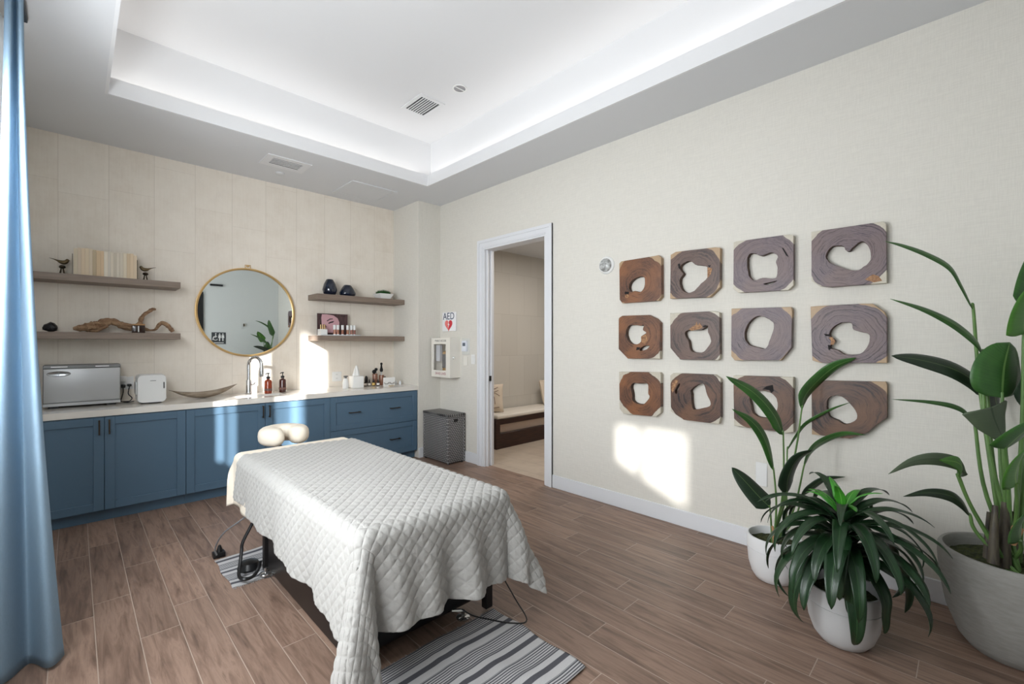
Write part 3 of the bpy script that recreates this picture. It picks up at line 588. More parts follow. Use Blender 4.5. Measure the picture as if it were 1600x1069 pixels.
# faucet
FX, FY = 1.285, 5.185
t = thing('faucet', 'tall chrome gooseneck faucet standing below the round mirror', 'faucet', (FX, FY, ZW))
MB().lathe([(0, 0), (.03, 0), (.03, .008), (.026, .012), (.025, .14), (.022, .15), (0, .15)], (FX, FY, ZW), 32).build('base_column', M_CHROME, t)
fa = math.radians(-62); fd = Vector((math.cos(fa), math.sin(fa), 0))
arc = [Vector((FX, FY, ZW+z)) for z in (.14, .2, .26, .30)]+[Vector((FX, FY, ZW+.30))+fd*(.085*(1-math.cos(a)))+Vector((0, 0, .085*math.sin(a))) for a in np.linspace(.3, PI-.1, 9)]
MB().tube(spl(arc, 50), .0165, 16).build('gooseneck', M_CHROME, t)
e = arc[-1]; MB().tube([e, e+Vector((0, 0, -.03)), e+Vector((0, 0, -.09)), e+Vector((0, 0, -.12))], [.016, .02, .021, .018], 16).build('spray_head', M_CHROME, t)
MB().tube([(FX+.02, FY, ZW+.10), (FX+.05, FY, ZW+.105), (FX+.075, FY-.005, ZW+.165)], [.008, .007, .005], 10).build('lever', M_CHROME, t)
def soap(x, y, m, lab):
    t = thing('soap_dispenser', lab, 'soap dispenser', (x, y, ZW), 'amber pump bottles by the faucet')
    MB().lathe([(0, 0), (.032, 0), (.036, .005), (.036, .125), (.03, .14), (.014, .148), (.013, .156), (0, .156)], (x, y, ZW), 28).build('bottle', m, t)
    p = MB(); p.lathe([(0, .1561), (.018, .1561), (.018, .176), (.008, .18), (.005, .182), (.005, .205), (.013, .207), (.013, .217), (0, .219)], (x, y, ZW), 20); p.tube([(x, y, ZW+.212), (x-.02, y-.015, ZW+.211), (x-.03, y-.022, ZW+.204)], .005, 8)
    p.build('pump', M_BLACK, t)
    MB().lathe([(.0364, .03), (.0367, .032), (.0367, .052), (.0364, .054)], (x, y, ZW), 28).build('label_band', mat('dim_label_print', tuple(int(c*255) for c in (.42, .3, .26)), .5), t)
soap(1.463, 5.165, M_AMBER, 'glowing orange amber pump bottle just right of the faucet'); soap(1.612, 5.19, M_AMBERD, 'darker brown amber pump bottle, farther right from the faucet')
t = thing('white_spray_bottle', 'slim white bottle standing left of the tissue box', 'bottle', (2.275, 5.11, ZW))
MB().lathe([(0, 0), (.032, 0), (.035, .005), (.034, .06), (.026, .105), (.022, .118), (0, .118)], (2.275, 5.11, ZW), 24).build('bottle', M_WHITEP, t)
p = MB(); p.lathe([(0, .1181), (.014, .1181), (.014, .132), (0, .134)], (2.275, 5.11, ZW), 16); p.box(2.25, 2.30, 5.10, 5.12, ZW+.134, ZW+.148, .003, 1); p.build('nozzle', M_STEELDK, t)
t = thing('tissue_box', 'white cube tissue box with a tissue sticking up, on the worktop', 'tissue box', (2.405, 5.12, ZW))
MB().box(2.345, 2.475, 5.055, 5.185, ZW, ZW+.14, .006, 3).build('box_cover', M_WHITEM, t)
b = MB(); P = []
for i in range(9):
    s = i/8; rr = .035*(1-s)**.7+.003
    P.append([(2.41+rr*math.cos(a)*(1+.35*math.sin(5*a+s*3)), 5.12+.6*rr*math.sin(a)*(1+.3*math.sin(4*a)), ZW+.141+.125*s) for a in np.linspace(0, 2*PI, 28)[:-1]])
b.grid(P, close=True).build('tissue', M_WHITEM, t)
OB = 'small dropper bottles in front of the brush jars'
for i, (x, y, s, lc, lab) in enumerate(((2.575, 5.22, 1, (226, 216, 206), 'small dark oil bottle with white label, nearest the tissue box'), (2.615, 5.20, 1, (222, 216, 206), 'small dark oil bottle with narrow white label, second from the tissue box'), (2.665, 5.185, 1.08, (206, 172, 96), 'small dark oil bottle with yellow label'), (2.715, 5.165, .95, (232, 228, 222), 'small dark oil bottle with wide white label, just left of the lash card'))):
    t = thing('oil_bottle', lab, 'bottle', (x, y, ZW), OB)
    MB().lathe([(0, 0), (.017, 0), (.019, .003), (.019, .04*s), (.012, .048*s), (0, .048*s)], (x, y, ZW), 18).build('bottle', mat('dark_oil_glass_%d' % i, (44, 26, 16), .15), t)
    MB().lathe([(0, .0481*s), (.010, .0481*s), (.010, .064*s), (.006, .068*s), (.006, .08*s), (0, .082*s)], (x, y, ZW), 14).build('cap', M_BLACK, t)
    MB().lathe([(.0193, .009), (.0196, .01), (.0196, .036*s), (.0193, .037*s)], (x, y, ZW), 18).build('label', mat('bottle_label_%d' % i, lc, .6), t)
o = MB().lathe([(0, 0), (.018, 0), (.02, .05), (.022, .07), (.018, .10), (.008, .118), (0, .12)], (2.625, 5.30, ZW), 18).build('nail_brush', M_BLACK); single(o, 'black bullet-shaped bottle behind the small oil bottles', 'bottle')
for x, y, hh, lab, nm in ((2.725, 5.265, .145, 'brown glass jar of round black makeup brushes', 'brush_jar'), (2.80, 5.235, .125, 'brown glass jar with one pointed black brush, right of the other jar', 'brush_jar')):
    t = thing(nm, lab, 'jar', (x, y, ZW), 'brown brush jars on the worktop')
    MB().lathe([(0, 0), (.03, 0), (.032, .004), (.032, hh-.004), (.03, hh), (.028, hh), (.028, hh-.03), (0, hh-.03)], (x, y, ZW), 24).build('jar', mat('brown_tinted_glass', (132, 92, 74), .2), t)
M_BR = mat('black_bristle', (20, 18, 18), .8)
for i, (x, y, z, r) in enumerate(((2.712, 5.262, .17, (.026, .022, .026)), (2.742, 5.268, .198, (.02, .018, .02)))):
    t = thing('makeup_brush', ['fat round black makeup brush, lower one in the left jar', 'round black makeup brush, higher one in the left jar'][i], 'brush', (x, y, ZW), 'makeup brushes')
    MB().tube([(x+.004, y, ZW+.117), (x, y, ZW+z-.01)], .004, 8).build('ferrule', M_STEELDK, t); MB().ball((x, y, ZW+z), r).build('bristles', M_BR, t)
t = thing('makeup_brush', 'tall black tapered brush standing in the right brown jar', 'brush', (2.797, 5.235, ZW), 'makeup brushes')
MB().tube([(2.797, 5.235, ZW+.097), (2.797, 5.235, ZW+.165)], .008, 10).build('ferrule', M_STEEL, t)
MB().lathe([(0, .1651), (.016, .168), (.021, .19), (.012, .225), (.010, .25), (.016, .268), (.012, .28), (0, .285)], (2.797, 5.235, ZW), 16).build('bristles', M_BR, t)
t = thing('lash_card', 'white card with false lashes leaning at the end of the worktop', 'card', (2.80, 5.06, ZW))
MB().box(2.725, 2.885, 5.05, 5.056, ZW, ZW+.105, .001, 1, M=None).build('card', M_WHITEM, t)
b = MB()
for s in (-1, 1):
    cx = 2.805+s*.038; b.tube([(cx+.03*math.cos(a), 5.0475, ZW+.05-.022*math.sin(a)) for a in np.linspace(.2, PI-.2, 10)], .0022, 6)
    for a in np.linspace(.3, PI-.3, 9): b.tube([(cx+.03*math.cos(a), 5.047, ZW+.05-.022*math.sin(a)), (cx+.044*math.cos(a), 5.044, ZW+.048-.036*math.sin(a))], .001, 5)
b.build('lashes', mat('lash_brown', (84, 66, 48), .8), t)
o = MB().lathe([(0, 0), (.035, 0), (.042, .012), (.04, .014), (.033, .005), (0, .004)], (2.80, 4.99, ZW), 28, sy=.6).build('trinket_dish', mat('patterned_dish', (168, 146, 118), .4, noise=(60, (220, 208, 190), 3))); single(o, 'small oval patterned dish in front of the lash card', 'dish')
t = thing('glass_jar', 'small clear jar with metal lid behind the lash card', 'jar', (2.90, 5.26, ZW))
MB().lathe([(0, 0), (.03, 0), (.032, .08), (.028, .09), (0, .09)], (2.86, 5.30, ZW), 20).build('jar', M_ACR, t); MB().lathe([(0, .0901), (.03, .0901), (.03, .104), (0, .105)], (2.86, 5.30, ZW), 20).build('lid', M_STEELDK, t)
for i, (x, y) in enumerate(((2.935, 5.12), (2.985, 5.10))):
    o = MB().lathe([(0, 0), (.012, 0), (.018, .02), (.012, .04), (.006, .05), (0, .052)], (x, y, ZW), 16).build('glass_trinket', M_ACR); single(o, ['tiny clear glass trinket just right of the lash card', 'tiny clear glass trinket nearest the right end of the worktop'][i], 'trinket', 'tiny clear trinkets')
# ------------------------------------------------------------------ right wall and corner
RXn = lambda x, y, z: Matrix.Translation((x, y, z)) @ Matrix(((0, 0, -1, 0), (-1, 0, 0, 0), (0, 1, 0, 0), (0, 0, 0, 1)))   # local x -> -Y, y -> Z, z -> -X (faces the room)
t = thing('wicker_hamper', 'dark grey woven wicker laundry hamper in the corner by the door', 'hamper', (3.243, 4.515, 0))
hx0, hx1, hy0, hy1, hz = 3.112, 3.372, 4.25, 4.772, .575
def m_weave():
    g = G('grey_wicker', .28); tc = g.n('TexCoord'); sp = g.n('SeparateXYZ', [tc.outputs['Object']])
    u = g.math('MULTIPLY', g.math('ADD', sp.outputs[0], sp.outputs[1]), 34); v = g.math('MULTIPLY', sp.outputs[2], 48)
    par = g.math('MULTIPLY', g.math('FLOORED_MODULO', g.math('FLOOR', v), 2), .5)
    fu = g.math('FRACT', g.math('ADD', u, par)); fv = g.math('FRACT', v)
    h = g.math('MULTIPLY', g.math('SINE', g.math('MULTIPLY', fu, PI)), g.math('SINE', g.math('MULTIPLY', fv, PI)))
    return g.out(g.ramp(h, [(.05, (36, 36, 38)), (.4, (112, 110, 110)), (.9, (182, 179, 177))]), h, .9, .006)
M_WEAVE = m_weave()
def m_weave2():
    g = G('grey_wicker_lid', .35); tc = g.n('TexCoord'); sp = g.n('SeparateXYZ', [tc.outputs['Object']])
    v = g.math('MULTIPLY', g.math('ADD', sp.outputs[0], g.math('MULTIPLY', sp.outputs[1], -1)), 30); u = g.math('MULTIPLY', g.math('ADD', sp.outputs[0], sp.outputs[1]), 18)
    h = g.math('MULTIPLY', g.math('SINE', g.math('MULTIPLY', g.math('FRACT', g.math('ADD', u, g.math('MULTIPLY', g.math('FLOORED_MODULO', g.math('FLOOR', v), 2), .5))), PI)), g.math('SINE', g.math('MULTIPLY', g.math('FRACT', v), PI)))
    return g.out(g.ramp(h, [(.1, (34, 34, 36)), (.6, (104, 101, 100)), (.9, (140, 138, 136))]), h, .9, .006)
b = MB(); b.box(hx0+.006, hx1-.006, hy0+.006, hy1-.006, .012, hz-.02, .012, 2)
for x in (hx0+.012, hx1-.012):
    for y in (hy0+.012, hy1-.012): b.cyl(.012, .01, hz-.02, (x, y), 12)
b.build('basket', M_WEAVE, t)
b = MB(); b.box(hx0, hx1, hy0, hy1, hz-.0199, hz+.012, .006, 2); b.build('lid', m_weave2(), t)
b = MB(); b.box(hx0+.09, hx0+.15, hy0+.0055, hy0+.0075, hz-.085, hz-.045, .0008, 1); b.build('hand_opening', M_BLACKM, t)
for x in (hx0+.03, hx1-.03):
    for y in (hy0+.03, hy1-.03): MB().cyl(.015, 0, .0119, (x, y), 12).build('foot', M_BLACK, t)
# AED sign
t = thing('aed_sign', 'white wall sign reading AED with a red heart, above the defibrillator cabinet', 'sign', (XR, 4.58, 1.575))
MB().box(XR-.022, XR-.0003, 4.442, 4.718, 1.575, 1.815, .006, 2).build('sign_board', mat('sign_white', (240, 240, 242), .3), t)
text_mesh('AED', .125, RXn(XR-.0225, 4.58, 1.76), .0008).build('sign_lettering', mat('sign_navy_letters', (46, 60, 92), .4), t, smooth=False)
def heart(s, side):
    P = []
    for a in np.linspace(0, PI, 26):
        P.append((side*s*16*math.sin(a)**3/16, s*(13*math.cos(a)-5*math.cos(2*a)-2*math.cos(3*a)-math.cos(4*a))/16))
    return P
for side, nm, c in ((-1, 'heart_left_sheen', (232, 120, 116)), (1, 'heart_right', (204, 44, 58))):  # left half paler: reflection on its angled panel put into the colour
    b = MB(); b.prism(heart(.078, side)[::side], .0012, M=RXn(XR-.0222, 4.58, 1.655)); b.build(nm, mat('sign_'+nm, c, .35), t, smooth=False)
b = MB(); b.prism([(.006, .03), (-.018, -.008), (-.002, -.008), (-.012, -.05), (.02, .0), (.004, .0)], .0012, M=RXn(XR-.0235, 4.58, 1.665)); b.build('lightning_bolt', mat('sign_bolt', (240, 240, 242), .4), t, smooth=False)
# defibrillator cabinet
t = thing('defibrillator_cabinet', 'cream metal wall cabinet with a window and a defibrillator inside', 'wall cabinet', (3.31, 4.565, 1.005))
x0, x1, y0, y1, z0, z1 = 3.232, XR-.0003, 4.37, 4.76, 1.005, 1.49; M_CAB = mat('cream_powder_metal', (232, 228, 219), .4)
b = MB()
b.box(x1-.004, x1, y0, y1, z0, z1); b.box(x0+.012, x1-.004, y0, y0+.004, z0, z1); b.box(x0+.012, x1-.004, y1-.004, y1, z0, z1); b.box(x0+.012, x1-.004, y0+.004, y1-.004, z0, z0+.004); b.box(x0+.012, x1-.004, y0+.004, y1-.004, z1-.004, z1)
b.build('case', M_CAB, t)
d = MB(); d.box(x0, x0+.0119, y0, y0+.085, z0, z1); d.box(x0, x0+.0119, y1-.045, y1, z0, z1); d.box(x0, x0+.0119, y0+.085, y1-.045, z0, z0+.085); d.box(x0, x0+.0119, y0+.085, y1-.045, z1-.075, z1); d = d.build('door', M_CAB, t)
place(MB().box(x0+.005, x0+.007, y0+.086, y1-.046, z0+.086, z1-.076), 'window_pane', M_GLASS, t, d)
place(text_mesh('PUBLIC ACCESS', .034, RXn(x0, (y0+y1)/2, z1-.036), .0006), 'top_lettering', M_BLACKM, t, d)
place(text_mesh('SAVES LIVES', .042, RXn(x0, (y0+y1)/2, z0+.045), .0006), 'bottom_lettering', mat('maroon_lettering', (150, 44, 70), .5), t, d)
MB().box(x0+.04, x0+.07, y0-.012, y0-.0001, 1.23, 1.265, .003, 1).build('latch', M_CHROME, t)
t = thing('defibrillator', 'tan and grey defibrillator unit inside the windowed wall cabinet', 'defibrillator', (3.31, 4.52, 1.0095))
MB().box(3.27, 3.35, 4.44, 4.60, 1.0095, 1.33, .035, 4).build('unit_body', mat('tan_unit_shell', (182, 146, 96), .5), t)
MB().box(3.264, 3.2699, 4.465, 4.575, 1.12, 1.29, .002, 1).build('front_panel', mat('grey_unit_panel', (104, 104, 108), .4), t)
o = MB().box(3.262, 3.30, 4.62, 4.70, 1.20, 1.40, .001, 1).build('instruction_card', mat('pale_card', (206, 208, 214), .5)); 
o.location.z = 0; single(o, 'pale instruction card standing inside the defibrillator cabinet', 'card')
# thermostat etc.
t = thing('thermostat', 'white thermostat under a clear guard, left of the doorway', 'thermostat', (XR, 4.26, 1.30))
MB().box(XR-.006, XR-.0003, 4.185, 4.335, 1.285, 1.485, .003, 1).build('guard_back', mat('clear_guard', (216, 216, 210), .2), t)
MB().box(XR-.032, XR-.0061, 4.215, 4.31, 1.325, 1.455, .006, 2).build('thermostat_body', mat('pale_blue_white_plastic', (226, 230, 238), .3), t)
MB().box(XR-.034, XR-.0319, 4.235, 4.285, 1.39, 1.43).build('display', mat('grey_lcd', (96, 104, 116), .2), t)
o = MB().box(XR-.008, XR-.0003, 4.225, 4.30, 1.155, 1.265, .003, 1).build('blank_plate', M_CAB); single(o, 'blank cream wall plate below the thermostat', 'wall plate')
t = thing('light_switch', 'white light switch just left of the door casing', 'switch', (XR, 4.125, 1.17))
MB().box(XR-.007, XR-.0003, 4.085, 4.155, 1.175, 1.29, .002, 1).build('switch_plate', M_WHITEP, t)
MB().box(XR-.014, XR-.0071, 4.103, 4.137, 1.20, 1.265, .002, 1).build('rocker', M_WHITEP, t)
t = thing('wall_strobe', 'round clear and white alarm strobe on the wall left of the wooden panels', 'alarm', (XR, 2.258, 2.115))
MB().lathe([(0, 0), (.078, 0), (.078, .008), (.066, .018), (.06, .018)], (0, 0, 0), 40, RXn(XR-.0003, 2.258, 2.115)).build('base_ring', M_WHITEP, t)
MB().lathe([(.06, .0181), (.058, .03), (.045, .044), (.02, .05), (0, .05)], (0, 0, 0), 32, RXn(XR-.0003, 2.258, 2.115)).build('lens', mat('grey_clear_lens', (200, 201, 199), .1, noise=(40, (138, 138, 136), 3)), t)
t = thing('wall_outlet', 'white outlet low on the cream wall behind the left potted plant', 'outlet', (XR, 1.004, .44))
MB().box(XR-.006, XR-.0003, .968, 1.04, .44, .60, .002, 1).build('cover_plate', M_WHITEP, t)
# bench in the hall room
t = thing('hall_bench', 'dark wood bench with cream seat cushion seen through the doorway', 'bench', (4.9, 4.63, 0))
BX0, BX1 = 4.03, 6.2
b = MB(); b.box(BX0, BX0+.075, 4.42, 4.84, 0, .40, .004, 1); b.box(BX1, BX1+.075, 4.42, 4.84, 0, .40, .004, 1); b.box(BX0+.075, BX1, 4.42, 4.45, .325, .40, .003, 1); b.build('frame', M_DKWOOD, t)
MB().box(BX0+.0755, BX1-.0005, 4.425, 4.46, 0, .205, .003, 1).build('plinth_panel', M_DKWOOD, t)
MB().box(BX0+.0755, BX1-.0005, 4.475, 4.49, .2051, .3995, .001, 1).build('recessed_panel', mat('beige_bench_back', (206, 184, 166), .7), t)
MB().box(BX0+.02, BX1+.05, 4.415, 4.86, .4005, .455, .02, 4).build('seat_cushion', mat('cream_upholstery', (226, 218, 206), .8, bump=(300, .1, .001)), t)
def throw_pillow(x, rz, lab):
    t = thing('throw_pillow', lab, 'pillow', (x, 4.72, .456), 'cream patterned pillows on the hall bench')
    b = MB(); P = []; n = 16; M = Matrix.Translation((x, 4.72, .456+.2)) @ Matrix.Rotation(rz, 4, 'Z') @ Matrix.Rotation(math.radians(-14), 4, 'X')
    for s in (1, -1):
        for i in range(n): 
            pass
    R = lambda u, v, s: M @ Vector((.2*u*(1-.06*(1-v*v)), s*.065*((1-u**4)*(1-v**4))**.5, .2*v*(1-.06*(1-u*u))))
    for s in (1, -1): b.grid([[R(-1+2*i/n, -1+2*j/n, s) for j in range(n+1)] for i in range(n+1)])
    bmesh.ops.remove_doubles(b.b, verts=b.b.verts[:], dist=.0006)
    b.build('cushion', mat('cream_pillow_cloth', (220, 204, 184), .85), t)
    c = MB()
    for P in ([(-.12, .13), (-.02, .15), (.05, .12), (.12, .15)], [(-.13, .09), (-.02, .11), (.06, .08), (.13, .10)], [(-.14, -.12), (-.12, .02), (-.02, .06), (.06, .02), (.08, -.10)], [(-.10, -.12), (-.08, 0), (-.02, .03), (.03, 0), (.045, -.10)], [(-.16, -.15), (.02, -.16), (.14, -.14)], [(0, .04), (.08, .06), (.15, .02)]):
        Q = [Vector(q) for q in P]; pts = spl([(q.x, 0, q.y) for q in Q], 14)
        c.tube([R(p.x/.2, p.z/.2, -1)+Vector((0, -.002, 0)) for p in pts], .0035, 6)
    c.build('stitched_pattern', mat('brown_stitching', (96, 56, 44), .8), t)
throw_pillow(4.17, math.radians(-38), 'cream pillow with brown curved stitching at the left end of the hall bench')
throw_pillow(5.44, math.radians(8), 'second patterned pillow on the hall bench, barely showing at the right door jamb')

# ------------------------------------------------------------------ ceiling fixtures
t = thing('ceiling_vent', 'black-slotted square air vent in the upper tray ceiling', 'vent', (2.445, 3.75, ZT-.012))
b = MB(); x0, x1, y0, y1 = 2.305, 2.58, 3.57, 3.93; ring(b, x0+.035, x1-.035, y0+.035, y1-.035, x0, x1, y0, y1, ZT-.009, ZT-.0003); b.build('frame', M_TRAY, t)
MB().box(x0+.035, x1-.035, y0+.035, y1-.035, ZT-.004, ZT-.0003).build('dark_backing', M_BLACKM, t)
for i in range(7): MB().box(x0+.0555+i*.0255, x0+.0645+i*.0255, y0+.0355, y1-.0355, ZT-.0085, ZT-.0041).build('slat', M_TRAY, t)
t = thing('recessed_downlight', 'small round recessed downlight beside the tray ceiling vent', 'ceiling light', (2.517, 3.255, ZT-.006))
MB().lathe([(.053, 0), (.066, 0), (.066, .0057), (.053, .0057), (.053, 0)], (2.517, 3.255, ZT-.006), 36).build('trim_ring', M_WHITEP, t)
MB().lathe([(.0528, .001), (.045, .0056), (0, .0056)], (2.517, 3.255, ZT-.006), 36).build('reflector', mat('dim_reflector', (150, 148, 150), .4, .3), t)
MB().box(2.462, 2.572, 3.2505, 3.2595, ZT-.0075, ZT-.0005).build('cross_bar', M_WHITEP, t)
t = thing('ceiling_vent', 'white louvred air vent in the grey soffit above the shelves', 'vent', (1.498, 4.727, ZC-.012))
b = MB(); x0, x1, y0, y1 = 1.298, 1.698, 4.577, 4.877; ring(b, x0+.065, x1-.065, y0+.07, y1-.07, x0, x1, y0, y1, ZC-.007, ZC-.0003); b.build('frame', M_TRAY, t)
MB().box(x0+.065, x1-.065, y0+.07, y1-.07, ZC-.003, ZC-.0003).build('grey_backing', mat('vent_grey', (60, 60, 62), .8), t)
for i in range(4): MB().box(x0+.0655, x1-.0655, y0+.090+i*.034, y0+.104+i*.034, ZC-.0060, ZC-.0031).build('slat', M_TRAY, t)
o = MB().lathe([(0, 0), (.036, 0), (.044, .004), (.044, .0117), (0, .0117)], (1.54, 5.035, ZC-.012), 32).build('sprinkler_cover', M_CEIL); single(o, 'small round sprinkler cover plate in the soffit between vent and back wall', 'sprinkler')
t = thing('access_panel', 'flush square access panel in the soffit above the right shelves', 'access panel', (2.44, 4.95, ZC-.01))
b = MB(); x0, x1, y0, y1 = 2.165, 2.715, 4.69, 5.215; ring(b, x0+.035, x1-.035, y0+.035, y1-.035, x0, x1, y0, y1, ZC-.010, ZC-.0003); b.build('frame', M_CEIL, t)
MB().box(x0+.037, x1-.037, y0+.037, y1-.037, ZC-.008, ZC-.0003, .002, 1).build('hatch', M_CEIL, t)

# ------------------------------------------------------------------ curtain at the left edge
def m_cloth(name, c1, c2, sc=700):
    g = G(name, .85); tc = g.n('TexCoord')
    a = g.n('TexNoise', {'Vector': g.n('Mapping', {0: tc.outputs['Object'], 'Scale': (sc, sc, 60)}).outputs[0], 'Scale': 1, 'Detail': 2}).outputs[0]
    g.b.inputs['Specular IOR Level'].default_value = .2
    return g.out(g.ramp(a, [(.35, c1), (.65, c2)]), a, .2, .001)
M_CURT = m_cloth('blue_curtain_cloth', (148, 172, 190), (160, 184, 202))
_nt = M_CURT.node_tree; _tl = _nt.nodes.new('ShaderNodeBsdfTranslucent'); _tl.inputs[0].default_value = lin((178, 202, 220)); _mx = _nt.nodes.new('ShaderNodeMixShader'); _mx.inputs[0].default_value = .35
_nt.links.new(_nt.nodes['Principled BSDF'].outputs[0], _mx.inputs[1]); _nt.links.new(_tl.outputs[0], _mx.inputs[2]); _nt.links.new(_mx.outputs[0], _nt.nodes['Material Output'].inputs[0])
def lerp(a, b, t): return a+(b-a)*t
b = MB(); P = []; nz, ns = 70, 150
for j in range(nz+1):
    v = j/nz; z = lerp(3.13, .012, v); e = max(0, (v-.05))**1.7
    xl = lerp(-.212, -.36, e*.9); xr = lerp(-.158, -.022, e); xl = max(xl, -.335)
    amp = lerp(.03, .055, v); row = []
    for i in range(ns+1):
        s = i/ns; ph = 2*PI*(1.75*s+.08*math.sin(3*v+s*4)*v)+1.0
        x = lerp(xl, xr, s); y = 2.86+amp*math.sin(ph)*(1-.15*math.cos(5*s))-.03*v*(1-s)+.02*math.sin(9*s+4*v)*v
        row.append((x, y, z+(.006*math.sin(ph*.7) if v > .98 else 0)))
    P.append(row)
b.grid(P); o = b.build('curtain', M_CURT)
md = o.modifiers.new('thick', 'SOLIDIFY'); md.thickness = .004; single(o, 'tall pleated blue curtain hanging to the floor at the left edge', 'curtain')
b = MB(); P = []
for j in range(20):
    z = lerp(3.12, .02, j/19); P.append([(-.285+.022*s/40+.005*math.sin(s*.9), 3.40+.0035*s, z) for s in range(41)])
b.grid(P); o = b.build('sheer_curtain', mat('white_sheer', (242, 246, 250), .8)); md = o.modifiers.new('thick', 'SOLIDIFY'); md.thickness = .002
single(o, 'narrow white sheer curtain showing as a sliver left of the blue one', 'curtain')
o = MB().box(-.215, -.18, 1.9, 3.60, ZC-.03, ZC-.0005, .003, 1).build('curtain_track', mat('dark_navy_track', (40, 50, 62), .5)); single(o, 'dark curtain track fixed to the soffit above the blue curtain', 'curtain track')

# ------------------------------------------------------------------ rugs
def m_rug(y0, period, ph):
    g = G('striped_woven_cotton', .9); tc = g.n('TexCoord'); sp = g.n('SeparateXYZ', [tc.outputs['UV']])
    f = g.math('FRACT', g.math('DIVIDE', g.math('SUBTRACT', sp.outputs[1], ph), period))
    W = (204, 202, 202); Dk = (58, 58, 68); lt = (150, 148, 150)
    stops = [(0, Dk), (.15, W), (.30, W)]
    c = .32
    for i in range(7): stops += [(c, Dk), (c+.032, lt if i in (0, 6) else W)]; c += .068
    stops += [(c, W)]
    col = g.ramp(f, stops[:], 'CONSTANT')
    wv = g.math('MULTIPLY', g.math('SINE', g.math('MULTIPLY', sp.outputs[0], 1400)), g.math('SINE', g.math('MULTIPLY', sp.outputs[1], 1400)))
    n = g.n('TexNoise', {'Vector': tc.outputs['UV'], 'Scale': 260, 'Detail': 2}).outputs[0]
    col = g.mix(g.math('MULTIPLY', n, .35), col, lin((150, 150, 152)))
    return g.out(col, g.math('ADD', wv, n), .5, .002)
def rug(x0, x1, y0, y1, mt, lab, seed, fr):
    random.seed(seed); nx, ny = 90, 60; b = MB(); uv = b.b.loops.layers.uv.new('uv'); V = []; U = {}
    for i in range(nx+1):
        r = []
        for j in range(ny+1):
            u, v = lerp(x0, x1, i/nx), lerp(y0, y1, j/ny)
            wob = .003*math.sin(u*11+seed)+.004*math.exp(-((u-x0-.45)/.03)**2)
            edge = .010*math.sin(v*23+seed)*(1 if i in (0, nx) else 0)
            x = u+.006*math.sin(v*21); y = v+wob; z = .006+.005*max(0, math.sin(u*15+v*4+seed))**3+.003*max(0, math.sin(v*19+u*6))**2
            w = b.b.verts.new((x, y, z)); r.append(w); U[w] = (u, v)
        V.append(r)
    for A, B in zip(V, V[1:]):
        for j in range(ny):
            f = b.b.faces.new((A[j], B[j], B[j+1], A[j+1]))
            for l in f.loops: l[uv].uv = U[l.vert]
    t = thing('striped_rug', lab, 'rug', ((x0+x1)/2, (y0+y1)/2, 0), 'grey striped cotton rugs by the massage table')
    o = b.build('woven_field', mt, t); md = o.modifiers.new('thick', 'SOLIDIFY'); md.thickness = .005; md.offset = -1
    f = MB()
    for i in range(int((x1-x0)/.006)):
        x = x0+.003+i*.006; yy = y1 if fr > 0 else y0; wob = .003*math.sin(x*11+seed); d = random.uniform(-.006, .006)
        f.tube([(x, yy+wob-fr*.004, .004), (x+d, yy+wob+fr*random.uniform(.010, .020), .003)], .0012, 4)
    g_ = f.build('fringe', mat('grey_fringe', (170, 168, 168), .9), t); g_['kind'] = 'stuff'
rug(.72, 1.60, 1.175, 1.775, m_rug(0, .183, 1.265), 'grey and charcoal striped rug on the floor at the foot of the massage table', 1, 1)
rug(.655, 1.45, 2.985, 3.44, m_rug(0, .183, 3.02), 'grey striped rug under the head end of the massage table', 5, -1)

# ------------------------------------------------------------------ massage table
TZ = .655; bx0, bx1, by0, by1 = .80, 1.60, 1.66, 3.60
t = thing('massage_table', 'black-based electric massage table with cream sheet and face cradle', 'massage table', (1.2, 2.6, 0))
MB().box(bx0, bx1, by0, by1, TZ-.09, TZ, .035, 4).build('mattress', M_CREAM, t)
MB().box(bx0+.04, bx1-.04, by0+.05, by1-.05, TZ-.13, TZ-.0901, .004, 1).build('table_frame', M_BLACKM, t)
M_BASE = mat('black_satin_cabinet', (20, 17, 18), .4)
b = MB(); b.box(.845, 1.515, 1.86, 2.985, .045, .50, .006, 2); b.build('base_box', M_BASE, t)
b = MB(); b.box(.845, 1.515, 1.8565, 1.8599, .06, .12); b.box(.8415, .8449, 1.88, 2.96, .42, .455)
b.build('base_trim', M_BLACK, t)
for x, y in ((1.575, 1.80), (.875, 1.80), (.86, 3.05), (1.55, 3.05)):
    MB().box(x-.024, x+.024, y-.02, y+.02, .017, TZ-.1301, .004, 1).build('leg', M_BLACKM, t)
for x, y in ((1.44, 1.835), (.835, 3.0), (1.50, 3.0), (.90, 1.835)):
    f = MB(); f.lathe([(0, .0), (.034, 0), (.036, .006), (.03, .012), (.009, .016), (.009, .04), (0, .04)], (x, y, .016 if y > 2.9 and x > .8 else .0005), 24); f.tube([(x, y, .04), (x+(.05 if x < 1.2 else -.05), y+.03, .045)], .009, 8)
    f.build('levelling_foot', mat('bright_steel_foot', (190, 188, 186), .2, .9), t)
